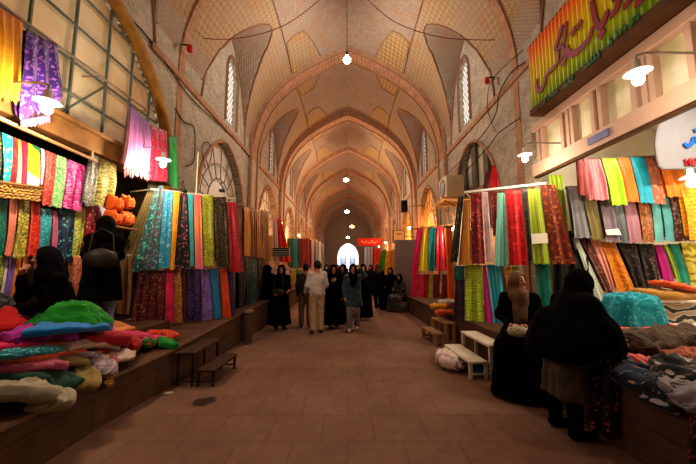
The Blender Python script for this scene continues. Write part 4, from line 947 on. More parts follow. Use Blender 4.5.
B([(72, 330, .86), (95, 323, .86), (112, 325, .80), (124, 331, .74)], .26, .09, ('e8945a', 'f8c090', 'plain'), 'peach cloth at the back right of the heap')
B([(98, 334, .76), (125, 334, .70), (150, 337, .62), (158, 341, .57)], .24, .10, ('b01c4a', 'd8487a', 'lace'), 'raspberry lace cloth right of the peach one')
B([(126, 341, .60), (140, 341, .60), (152, 345, .56)], .13, .13, ('2a6a24', 'c85a5a', 'floral'), 'green flowered cloth end beside the crimson roll')
B([(150, 340, .58), (163, 341, .56), (175, 347, .50)], .15, .13, ('0f8a2a', '2ab04a', 'plain'), 'bright emerald cloth at the right end of the heap')
B([(148, 333, .66), (163, 333, .63), (176, 337, .58)], .16, .09, ('c83a14', 'e86a2a', 'floral'), 'orange red cloth behind the emerald one')
B([(-8, 312, 1.05), (2, 318, 1.02), (12, 326, .98)], .20, .12, ('e87a1c', 'f8a83a', 'plain'), 'small orange cloth by the seated woman\'s shin')
# tall green sheet over a pile
def mound(c, rx, ry, h, col, label, name='draped_pile', group=None, top=.45, n=72, m=34, folds=9, amp=.06, rz=0.0, sq=.7):
    CLN[0] += 1; r = random.Random(CLN[0]); ph = [r.random()*6 for _ in range(4)]
    V = [(0, 0, h*1.0)]; UV = [(0, 0)]; F = []
    for j in range(1, m+1):
        s = j/m
        for k in range(n):
            a = 2*PI*k/n; ca, sa = math.cos(a), math.sin(a)
            sx = math.copysign(abs(ca)**sq, ca); sy = math.copysign(abs(sa)**sq, sa)
            rad = (top + (1-top)*max(0, (s-.5)/.5)**.8) if s > .5 else top*s/.5
            z = h*(1-.08*(s/.5)**2) if s <= .5 else h*(.92*(1-((s-.5)/.5)**1.25))
            f = 1+amp*s*(math.sin(folds*a+ph[0])+.6*math.sin(folds*1.7*a+ph[1]+3*s))
            q3 = Vector((ca*rad*2.6*rx/.3+ph[0], sa*rad*2.6*ry/.3+ph[1], s*2)); nz = mnoise.noise(q3); n2 = mnoise.noise(q3*2.4)
            f += .10*nz*s+.06*(1-2*abs(n2))*s; z += h*(.20*(.5-abs(nz)*1.6)+.10*(.5-abs(n2)*1.6))*(1-s*.8)
            V.append((rx*rad*sx*f, ry*rad*sy*f, max(z, 0))); UV.append((a*.4, s*1.2))
    for k in range(n): F.append((0, 1+k, 1+(k+1) % n))
    for j in range(m-1):
        for k in range(n): F.append((1+j*n+k, 1+(j+1)*n+k, 1+(j+1)*n+(k+1) % n, 1+j*n+(k+1) % n))
    o = mesh_obj(name, V, F, fabric(*col, crump=True), None, True, uv=UV, loc=c); o.rotation_euler = (0, 0, rz)
    return tag(o, label, 'fabric', group)
mound(Vector((-2.90, 3.30, .97)), .33, .24, .24, ('0a8a1c', '1fb83a', 'plain'), 'emerald green sheet draped over a pile beside the seated woman', folds=6, rz=.7)
# orange packets on the shelf behind the standing woman
g = 'orange folded packets on the left shelf'
for px, py, lb in ((114, 204, 'orange folded packet, upper left of the shelf stack'), (127, 203, 'orange folded packet, upper right of the shelf stack'), (113, 218, 'orange folded packet, lower left of the shelf stack'), (125, 219, 'yellow orange packet at the bottom of the shelf stack')):
    p = atX(px, py, -3.38); bundle([(p+Vector((0, -.09, 0)), 0, 0), (p, 0, 0), (p+Vector((0, .09, 0)), 0, 0)], .13, .25, ('e8641c', 'f89a4a', 'floral'), lb, g, 'cloth_packet', nseg=8, taper=.7)
p = atX(120, 227, -3.38)
sh = thing('wall_shelf', 'narrow timber shelf holding the orange packets at the left pier', 'shelf', p)
m = MB(); m.box((-.1, -.24, -.03), (.1, .26, 0), .006); m.build('board', M_WOOD, sh)
for y in (-.18, .2):
    m = MB(); m.tube([(-.1, y, -.03), (-.1, y, -.18), (.08, y, -.03)], .01, 5); m.build('bracket', M_STEEL, sh)
# basket strip above the second row
p0, p1 = atX(-12, 190, -3.48), atX(40, 196, -3.48)
bk = thing('wicker_tray', 'long shallow wicker tray between the first and second rows of scarves', 'tray', p0); d = p1-p0
m = MB()
for k in range(5): m.tube([Vector((.0, 0, -.05+.03*k))+d*t + Vector((.012*math.sin(60*t+k*3), 0, .006*math.cos(50*t+k))) for t in np.linspace(0, 1, 40)], .014, 5)
m.build('weave', plain('c09a5a', .8, .3, scale=40), bk); m = MB(); m.tube([Vector((.01, 0, .09)), d+Vector((.01, 0, .09))], .02, 6); m.build('rim', M_WOOD, bk)

# ---------- right ledge goods ----------
g = 'fabrics heaped on the right ledge'
mound(atZ(633, 331, .78), .30, .26, .44, ('1aa0b4', '58ccd8', 'floral', '2ab4c4'), 'turquoise flowered cloth heaped high on the right ledge beside the bending woman', group=None, top=.78, folds=8, amp=.09)
def B2(path, w, h, col, lb, **k): return bundle(path, w, h, col, lb, g, **k)
B2([(622, 334, .84), (650, 331, .84), (690, 328, .84)], .22, .10, ('d8502a', 'f08a5a', 'plain'), 'orange red cloth strip in front of the turquoise heap')
B2([(624, 345, .80), (650, 341, .84), (680, 339, .86), (712, 338, .86)], .44, .22, ('4a3420', '7a5a38', 'stripe', '2c1e12'), 'brown ribbed cloth lying wide across the right ledge', ruff=1.4)
B2([(660, 358, .76), (685, 357, .78), (712, 356, .78)], .28, .16, ('7a341c', 'b05a34', 'lace'), 'rust lace cloth at the right frame edge')
B2([(604, 364, .68), (620, 366, .68), (634, 363, .72), (646, 360, .74)], .22, .12, ('c8242c', 'f0d8d0', 'stripe', 'e84a3a'), 'red and white striped cloth at the front of the right ledge')
B2([(626, 366, .70), (640, 369, .68), atX(646, 380, 2.42), atX(643, 394, 2.34)], .34, .16, ('14243e', 'b89a3a', 'floral', '3a5a8a'), 'navy cloth with a yellow flower drooping over the right ledge')
B2([(650, 372, .70), (672, 372, .72), (700, 370, .74), (716, 370, .74)], .38, .2, ('161214', 'b8a8a8', 'floral', '6a4a50'), 'black and white flowered cloth at the front right edge', ruff=1.3)
B2([(662, 380, .68), atX(663, 392, 2.40), atX(658, 409, 2.33)], .20, .12, ('14161c', 'a8a8b0', 'floral'), 'black and grey flowered cloth end drooping, left of the whitish one')
B2([(684, 380, .68), atX(687, 394, 2.40), atX(683, 408, 2.33)], .20, .13, ('8a8288', '2a2426', 'floral'), 'whitish flowered cloth end drooping near the right frame edge')
# dangling printed lengths on the ledge front
Pd = ((2.36, 2.0), (2.30, 5.0))
cloth(((2.36, 2.2), (2.33, 3.9)), (586, 611, 362, 587, 612, 432), ('120c0c', 'a83a4a', 'floral', 'c87a8a', 1.3), 'black cloth with pink flowers hanging down the front of the right ledge', None, .04)
cloth(((2.36, 1.2), (2.36, 3.0)), (690, 722, 408, 690, 722, 464), ('120a0a', 'b82a2a', 'floral', None, 1.2), 'black cloth with red dots hanging at the right frame edge', None, .03)
# bolster and satin on the patterned chest
def at4(px, py): return atY(px, py, 4.3)
ch = thing('display_chest', 'low white-topped chest with black and white patterned front in the right shop', 'chest', atY(680, 326, 4.1))
zc = atY(680, 300, 4.1).z - ch.location.z
m = MB(); m.box((-.42, 0, 0), (.9, .45, zc-.03), .01); m.build('body', fabric('1a1614', 'd8ccc0', 'ikat', 'a89080'), ch)
m = MB(); m.box((-.45, -.03, zc-.03), (.93, .48, zc), .008); m.build('top_board', M_WHITE, ch)
m = MB(); m.box((-.45, -.05, .0), (.93, -.0, .035), .006); m.build('plinth', M_WHITE, ch)
p = [atY(640, 294, 4.25), atY(665, 295, 4.25), atY(700, 296, 4.25), atY(725, 296, 4.25)]
bundle([(q, 0, 0) for q in p], .34, .20, ('b8843a', 'd8a85a', 'plain'), 'long tan bolster lying on the patterned chest', None, 'bolster', 'cushion', ruff=.4, taper=.6)
p = [atY(656, 284, 4.2)+Vector((0, 0, .02)), atY(672, 286, 4.2), atY(692, 290, 4.2)]
bundle([(q, 0, 0) for q in p], .22, .10, ('e05a14', 'f8843a', 'plain'), 'bright orange satin lying on the tan bolster', None, ruff=1.2)

# ---------- stepped benches ----------
def step_bench(loc, rz, name, label, L, w, h1, h2, mat, leg, mleg=None, solid=False):
    """two-step bench: low tread toward the alley (+x here), high tread behind"""
    t = thing(name, label, 'bench', loc, rz)
    for x0, x1, h, nm in ((0, w, h1, 'lower_tread'), (-w-.02, -.02, h2, 'upper_tread')):
        m = MB(); m.box((x0, 0, h-.035), (x1, L, h), .006)
        m.build(nm, mat, t)
        for y in (.03, L-.03):
            for x in (x0+.03, x1-.03):
                m = MB(); m.box((x-leg, y-leg, 0), (x+leg, y+leg, h-.035)); m.build('leg', mleg or mat, t)
    for y in (.03, L-.03):
        m = MB(); m.tube([(-w+.03, y, .06), (w-.05, y, .06)], leg*.8, 6)
        m.build('stretcher', mleg or mat, t)
    return t
M_DKW = plain('4a3124', .6, .25); M_IRON = plain('2e2420', .6)
step_bench((-2.02, 4.26, 0), -.03, 'step_bench', 'dark two-step bench with iron legs against the left ledge', .78, .26, .22, .44, M_DKW, .014, M_IRON)
M_STEPW = plain('d8ccb8', .6, .08)
t = step_bench((1.99, 4.55, 0), math.radians(3), 'step_stool', 'white painted two-step stool against the right ledge', .98, .28, .24, .46, M_STEPW, .022)
t.scale.x = -1
t = step_bench((1.93, 6.35, 0), math.radians(6), 'wooden_step', 'small bare wooden two-step stool beyond the white one', .75, .22, .24, .44, plain('a8835a', .7, .2), .03); t.scale.x = -1
# plastic bag
CLN[0] += 1
def blob(c, rx, ry, rz, mat, amp=.12, n=36, m=18, fr=5):
    r = random.Random(CLN[0]*3); ph = [r.random()*6 for _ in range(6)]; V = []; F = []
    for j in range(m+1):
        th = PI*j/m
        for k in range(n):
            a = 2*PI*k/n; d = Vector((math.sin(th)*math.cos(a), math.sin(th)*math.sin(a), math.cos(th)))
            f = 1+amp*(math.sin(fr*d.x*2+ph[0])*math.cos(fr*d.y*2+ph[1])+.5*math.sin(fr*4*d.z+ph[2]+3*d.x)+.4*abs(math.sin(fr*3*(d.x+d.y)+ph[3])))
            V.append((d.x*rx*f, d.y*ry*f, max(d.z*rz*f, -rz*.8)+rz*.8))
    for j in range(m):
        for k in range(n): F.append((j*n+k, (j+1)*n+k, (j+1)*n+(k+1) % n, j*n+(k+1) % n))
    return V, F
q = atZ(455, 365, 0)
V, F = blob(None, .19, .36, .13, None, .14); tag(mesh_obj('plastic_bag', V, F, plain('d8c0b8', .35, .1), None, True, loc=(1.62, 5.12, 0)), 'crumpled whitish plastic bag lying before the white stool', 'bag')
V, F = blob(None, .09, .22, .07, None, .14); tag(mesh_obj('plastic_bag', V, F, plain('2a4a8a', .4, .1), None, True, loc=(2.0, 4.83, 0)), 'blue plastic bag under the white stool', 'bag')
# bundles on the ledge by the wooden step
g = 'small goods on the ledge behind the wooden step'
for a, b, z, c, lb in (((431, 307), (444, 306), .62, ('e8a41c', 'f8d04a', 'plain'), 'yellow bundle on the ledge behind the wooden step'), ((436, 313), (446, 312), .58, ('e8641c', 'f89040', 'plain'), 'orange bundle in front of the yellow one'), ((440, 303), (456, 302), .66, ('d8d0c8', 'f0ece4', 'plain'), 'white folded cloth on the ledge behind the wooden step')):
    bundle([(a[0], a[1], z), ((a[0]+b[0])/2, (a[1]+b[1])/2-.5, z+.02), (b[0], b[1], z)], .24, .14, c, lb, None)
# grey stone block
m = MB(); q = atZ(401, 312, 0); m.box((-.22, -.15, 0), (.22, .2, .33), .03); o = m.build('stone_block', plain('6a5a50', .9, .2), None, True); o.location = (q.x, q.y, 0); tag(o, 'grey stone block at the foot of the grey carpet', 'block')
# litter on the floor
q = atZ(168, 393, .002); m = MB(); m.box((-.06, -.03, 0), (.06, .03, .006)); o = m.build('paper_scrap', plain('c8c0b0')); o.location = q; tag(o, 'white scrap of paper on the paving near the dark bench', 'litter')
# post by the left ledge and grey carpet rail
q = atZ(244, 336, 0); pt = thing('stone_post', 'short stone post with a flat top beside the left ledge', 'post', (-2.05, 6.55, 0)); m = MB(); m.box((-.06, -.09, 0), (.06, .09, .62), .01); m.build('shaft', plain('5a4636', .9, .2), pt); m = MB(); m.box((-.08, -.11, .62), (.08, .11, .67), .01); m.build('cap', plain('8a7458', .8, .2), pt)

# ---------- fixtures ----------
# printed panel on the red stand
q = atP(280.5, 252, (-2.5, 9.9), (-1.5, 10.3), .08); pn = thing('printed_panel', 'black and white printed panel in the middle of the red stand', 'panel', q)
m = MB(); m.box((-.3, -.012, -.14), (.3, .012, .14)); m.build('board', plain('c8c4bc', .6), pn)
for z in (-.1, -.03, .05, .11):
    m = MB(); m.box((-.27, -.02, z-.018), (.27, -.011, z+.018)); m.build('dark_band', plain('2a2420', .7), pn)
# boxed lit sign and red banner
p = atY(398.5, 236.5, 13.4); bx = thing('light_box', 'small square orange-white lit box sign above the farther right stalls', 'sign', p)
m = MB(); m.box((-.25, -.08, -.28), (.25, .08, .28), .01); m.build('case', M_BLACK, bx); m = MB(); m.box((-.22, -.09, -.25), (.22, -.08, .25)); m.build('face', emit('f0a860', .7), bx)
m = MB(); m.box((-.12, -.1, .08), (.12, -.09, .12)); m.build('dark_band', plain('a83a1c'), bx)
m = MB(); m.tube([(.25, 0, 0), (1.4, 0, .0)], .015, 5); m.build('arm', M_STEEL, bx)
p = atY(369.5, 242, 19.5); bn = thing('hanging_banner', 'red banner with pale lettering hanging across the right side', 'banner', p)
m = MB(); m.box((-.72, -.02, -.23), (.72, .02, .23)); m.build('board', plain('d8281c', .5, .05), bn)
def bnP(a, b): return Vector((a, -.03, b))
brush([[(-.55, -.02, 1), (-.45, .08, 1), (-.38, -.05, 1), (-.25, -.03, 1), (-.2, .08, 1)], [(-.15, -.05, 1), (.0, -.06, 1), (.12, .02, 1), (.18, .1, 1)], [(.22, .1, 1), (.22, -.06, 1), (.35, -.05, 1), (.42, .06, 1)], [(.5, .1, 1), (.52, -.06, 1)], [(-.05, .1, 1), (.02, .1, 1)]], plain('f2c8b8'), 'lettering', bn, .02, bnP, .006, Vector((0, -1, 0)))
m = MB(); m.tube([(.72, 0, .1), (1.6, 0, .1)], .015, 5); m.build('arm', M_STEEL, bn)
# black loudspeaker
p = atY(404, 206.5, 13.2); p.x = 2.75; p = atX(404, 206.5, 2.6); sp = thing('loudspeaker', 'black loudspeaker high on the right wall', 'loudspeaker', p)
m = MB(); m.box((-.14, -.14, -.27), (.14, .14, .27), .02); m.build('cabinet', M_BLACK, sp)
m = MB(); m.lathe([(0, .0), (.09, .0), (.1, -.012), (.11, 0)], n=20); o = m.build('cone', plain('2c2a28', .5), sp); o.rotation_euler = (PI/2, 0, 0); o.location = (0, -.145, -.08)
m = MB(); m.tube([(.1, 0, 0), (XW-p.x-.02, 0, .05)], .02, 6); m.build('bracket', M_STEEL, sp)
# air conditioner box
p = atX(446, 189, 2.95); ac = thing('air_conditioner', 'cream air conditioner outdoor unit on a timber shelf at the right wall', 'air conditioner', p)
m = MB(); m.box((-.1, -.36, -.34), (.42, .36, .34), .03); m.build('case', plain('d8c4a0', .5, .05), ac)
m = MB(); m.lathe([(0, .0), (.05, .01), (.2, .0), (.26, .02), (.28, 0)], n=24); o = m.build('fan_grille', plain('8a8a90', .5), ac); o.rotation_euler = (0, -PI/2, 0); o.location = (-.105, 0, .0); o.scale = (1, .8, 1)
ws = thing('wall_bracket_shelf', 'timber shelf under the cream air conditioner', 'shelf', p+Vector((0, 0, -.38)))
m = MB(); m.box((-.28, -.6, -.05), (.54, .6, 0), .01); m.build('board', plain('c8924a', .6, .2), ws)
for y in (-.4, .4):
    m = MB(); m.tube([(-.2, y, -.05), (.52, y, -.45), (.52, y, -.05)], .025, 6); m.build('bracket', plain('b8763a', .6), ws)
po = thing('orange_post', 'orange painted upright post between the two right racks', 'post', (2.72, 8.3, .55))
m = MB(); m.box((-.07, -.07, 0), (.07, .07, 2.05), .01); m.build('shaft', plain('d8661c', .6, .15), po); m = MB(); m.box((-.1, -.1, 2.05), (.1, .1, 2.1), .01); m.build('cap', M_WOOD, po)

# cables: strung across the vault and along the walls
def cable(pts, r, label, mat=None, sag=0, n=30):
    P = [Vector(p) for p in pts]
    if len(P) == 2: P = [P[0].lerp(P[1], t)+Vector((0, 0, -sag*4*t*(1-t))) for t in np.linspace(0, 1, n)]
    m = MB(); b = P[0].copy(); m.tube([p-b for p in P], r, 5); o = m.build('hanging_cable', mat or M_BLACK, None, True); o.location = b
    return tag(o, label, 'cable')
M_REDC = plain('8a2c1c', .6)
A = atY(128, 8, 6.4); B_ = atY(330, -6, 6.9); mid = atY(245, 39, 6.6)
def cab_px(pp, r, label, mat=None): return cable([atY(a, b, y) for a, b, y in pp], r, label, mat)
def cat_px(pp, n=8):
    Q = []
    for i in range(len(pp)-1):
        p0, p1, p2, p3 = [np.array(pp[j], float) for j in (max(i-1, 0), i, i+1, min(i+2, len(pp)-1))]
        for t in np.linspace(0, 1, n+1)[:-1]: Q.append(tuple(.5*((2*p1)+(p2-p0)*t+(2*p0-5*p1+4*p2-p3)*t*t+(3*p1-p0-3*p2+p3)*t**3)))
    return Q+[tuple(pp[-1])]
cab_px(cat_px([(118, 4, 5.75), (150, 22, 6.2), (195, 37, 6.6), (240, 38, 6.7), (285, 25, 6.7), (322, -2, 6.6)]), .009, 'rust red cable looping down from the left wall across the vault', M_REDC)
cab_px(cat_px([(366, -2, 6.6), (395, 22, 6.7), (440, 37, 6.7), (490, 40, 6.6), (520, 37, 6.2)]), .009, 'rust red cable looping from the vault to the right wall', M_REDC)
def cax(pp, X, r, label, mat=None): return cable([atX(a, b, X) for a, b in cat_px(pp)], r, label, mat)
XL_, XR_ = -XW+.04, XW-.04
cax([(525, 62), (512, 72), (500, 92), (494, 118), (470, 150), (440, 182)], XR_-.06, .012, 'black cable drooping along the right wall from the shop sign')
cax([(523, 50), (505, 66), (490, 84), (488, 110), (496, 132)], XR_-.06, .008, 'thin dark cable hanging below the red lamp on the right wall')
cax([(520, 118), (500, 132), (490, 145), (478, 158), (466, 172)], XR_-.06, .012, 'black cable running down past the arched window on the right')
cax([(175, 108), (184, 122), (194, 128), (194, 160), (186, 166)], XL_, .012, 'black cable bent along the left wall above the pier rod')
cax([(205, 168), (202, 150), (206, 142), (212, 150), (208, 168)], XL_, .010, 'black looped cable left of the fan window')
cax([(124, 12), (150, 40), (186, 92), (212, 118), (236, 140), (258, 168)], XL_, .013, 'long dark conduit descending along the left wall')
for (px, py, s, lb) in ((190, 49, -1, 'small red lamp on the left pier'), (487, 81, 1, 'small red lamp on the right wall above the arched window')):
    p = atX(px, py, s*(XW-.22)); t = thing('signal_lamp', lb, 'lamp', p); m = MB(); m.lathe([(0, .09), (.04, .08), (.06, .0), (.05, -.06), (0, -.08)], n=12); m.build('lens', plain('c81c1c', .35, .05), t, True); m = MB(); m.tube([(0, 0, .08), (s*.18, 0, .1)], .015, 5); m.build('bracket', M_BLACK, t)
# hook and pole with clips above the left rod
for px, lb in ((183, 'left'), (222, 'right')):
    p = atP(px, 192, (-3.05, 5.2), (-2.2, 5.95)); o = thing('hanger_clip', 'black clip with cloth ends on the left pier rod, %s one' % lb, 'clip', p)
    m = MB(); m.tube([(0, 0, 0), (.02, 0, .09), (-.03, 0, .14), (0, 0, .2)], .012, 5); m.build('hook', M_BLACK, o)
    m = MB(); m.box((-.05, -.04, .0), (.05, .04, .05), .01); m.build('jaw', M_BLACK, o)
# ---------- people: bodies and clothes grown as smooth continuous surfaces ----------
def surf(fn, lo, hi, h):
    lo = np.array(lo)-2*h; hi = np.array(hi)+2*h; n = np.ceil((hi-lo)/h).astype(int)+1
    ax = [lo[i]+h*np.arange(n[i]) for i in range(3)]
    G = np.stack(np.meshgrid(*ax, indexing='ij'), -1); F = fn(G.reshape(-1, 3)).reshape(n)
    inside = F < 0; c = tuple(n-1); cnt = np.zeros(c); acc = np.zeros(c+(3,))
    def sl(d): return tuple(slice(d[i], n[i]-1+d[i]) for i in range(3))
    corners = [(i, j, k) for i in (0, 1) for j in (0, 1) for k in (0, 1)]
    for a in corners:
        for x in range(3):
            if a[x]: continue
            b = list(a); b[x] = 1; fa, fb = F[sl(a)], F[sl(b)]; m = (fa < 0) != (fb < 0)
            t = np.where(m, fa/np.where(m, fa-fb, 1), 0); p = np.zeros(c+(3,)); p[...] = a; p[..., x] += t
            acc += np.where(m[..., None], p, 0); cnt += m
    ok = cnt > 0; idx = -np.ones(c, int); idx[ok] = np.arange(ok.sum())
    base = np.stack(np.nonzero(ok), -1); V = lo + (base + acc[ok]/cnt[ok][:, None])*h
    Q = []
    for x in range(3):
        y, z = (x+1) % 3, (x+2) % 3
        s0 = [slice(1, n[i]-1) for i in range(3)]; s1 = list(s0); s0[x] = slice(0, n[x]-1); s1[x] = slice(1, n[x])
        a = inside[tuple(s0)]; b = inside[tuple(s1)]
        for flip, msk in ((False, a & ~b), (True, ~a & b)):
            P = np.stack(np.nonzero(msk), -1)
            if not len(P): continue
            P = P.copy(); P[:, y] += 1; P[:, z] += 1
            o = [P.copy() for _ in range(4)]; o[0][:, y] -= 1; o[0][:, z] -= 1; o[1][:, z] -= 1; o[3][:, y] -= 1
            q = np.stack([idx[tuple(w.T)] for w in o], -1); Q.append(q if not flip else q[:, ::-1])
    return V, np.concatenate(Q)
def d_cone(p, a, b, ra, rb, fl=None):
    a, b = np.array(a, float), np.array(b, float); ba = b-a; t = np.clip(((p-a)@ba)/max(ba@ba, 1e-9), 0, 1)
    q = p-a-t[:, None]*ba
    if fl is not None: q = q/np.array(fl)
    return np.linalg.norm(q, axis=1)-(ra+(rb-ra)*t)
def d_ell(p, c, r, yaw=0):
    q = p-np.array(c, float); cs, sn = math.cos(-yaw), math.sin(-yaw)
    q = np.stack([q[:, 0]*cs-q[:, 1]*sn, q[:, 0]*sn+q[:, 1]*cs, q[:, 2]], -1); r = np.array(r, float)
    k0 = np.linalg.norm(q/r, axis=1); return (k0-1)*r.min()*(.5+.5*np.clip(k0, .2, 1.5)) if False else (k0-1)*float(np.mean(r))
def smin(a, b, k): 
    h = np.clip(.5+.5*(b-a)/k, 0, 1); return b+(a-b)*h-k*h*(1-h)
def sdf(prims, k=.04, subs=(), hem=None, fold=None, ks=.015, top=None):
    def fn(p):
        d = None
        for q in prims:
            e = d_cone(p, *q[1:]) if q[0] == 'c' else d_ell(p, *q[1:]); d = e if d is None else smin(d, e, k)
        if fold is not None:
            amp, nf, z0, z1, cx, cy = fold; th = np.arctan2(p[:, 1]-cy, p[:, 0]-cx); w = np.clip((z0-p[:, 2])/(z0-z1), 0, 1)
            d = d+amp*w*(np.sin(nf*th+2.5*p[:, 2])+.5*np.sin(nf*1.7*th+1.3-3*p[:, 2]))+.004*np.sin(31*p[:, 2]+9*p[:, 0]+7*np.sin(11*p[:, 1]))
        for q in subs:
            e = d_cone(p, *q[1:]) if q[0] == 'c' else d_ell(p, *q[1:]); d = -smin(-d, e, ks)
        if hem is not None: d = np.maximum(d, hem-p[:, 2])
        if top is not None: d = np.maximum(d, p[:, 2]-top)
        return d
    lo = np.full(3, 1e9); hi = -lo
    for q in prims:
        pts = [(q[1], q[3]), (q[2], q[4])] if q[0] == 'c' else [(q[1], max(q[2]))]
        for c, r in pts: c = np.array(c, float); lo = np.minimum(lo, c-r*1.25-.03); hi = np.maximum(hi, c+r*1.25+.03)
    if hem is not None: lo[2] = max(lo[2], hem-.02)
    return fn, lo, hi
M_SKIN = plain('c08a68', .55, .06, spec=.35); M_SKIN2 = plain('b07a58', .55, .06); M_BROW = plain('1e1410', .6); M_EYEW = plain('d8d0c8', .4); M_LIP = plain('9a4a44', .5)
DEF = dict(pelvis=(0, 0, .88), chest=(0, 0, 1.2), neck=(0, .0, 1.37), head=(0, -.02, 1.52), hyaw=0.0,
           shR=(-.17, 0, 1.32), elR=(-.22, .02, 1.06), wrR=(-.21, -.07, .83), shL=(.17, 0, 1.32), elL=(.22, .02, 1.06), wrL=(.21, -.07, .83),
           hipR=(-.09, 0, .87), knR=(-.1, -.01, .47), anR=(-.1, .03, .08), hipL=(.09, 0, .87), knL=(.1, -.01, .47), anL=(.1, .03, .08), toe=(0, -1), handR=None, handL=None)
def hand_prims(w, el, side, curl=.6, nrm=None):
    w, el = Vector(w), Vector(el); d = (w-el).normalized(); n = Vector(nrm).normalized() if nrm else Vector((side*-1.0, -.2, 0)).normalized()
    n = (n-d*n.dot(d)).normalized(); s = d.cross(n).normalized()     # s: across the palm
    P = [('c', w, w+d*.075+s*.012, .024, .03, None), ('c', w, w+d*.075-s*.018, .024, .024, None)]; F = []
    k = w+d*.085
    for i, (o, L) in enumerate(((.033, .068), (.011, .078), (-.011, .072), (-.031, .056))):
        a = k+s*o; ang = curl*(.9+.12*i); d1 = (d*math.cos(ang)+n*math.sin(ang)).normalized(); d2 = (d*math.cos(ang*2)+n*math.sin(ang*2)).normalized(); d3 = (d*math.cos(ang*2.6)+n*math.sin(ang*2.6)).normalized()
        b = a+d1*L*.45; c = b+d2*L*.32; e = c+d3*L*.25; F += [('c', a-d*.02, b, .0095, .0088, None), ('c', b, c, .0088, .008, None), ('c', c, e, .008, .0065, None)]
    a = w+d*.03+s*.026; b = a+(d*.55+s*.75+n*.25).normalized()*.042; c = b+(d*.85+s*.2+n*.4).normalized()*.032; F += [('c', a, b, .0125, .0105, None), ('c', b, c, .0105, .008, None)]
    return [tuple(tuple(x) if isinstance(x, Vector) else x for x in q) for q in P], [tuple(tuple(x) if isinstance(x, Vector) else x for x in q) for q in F]

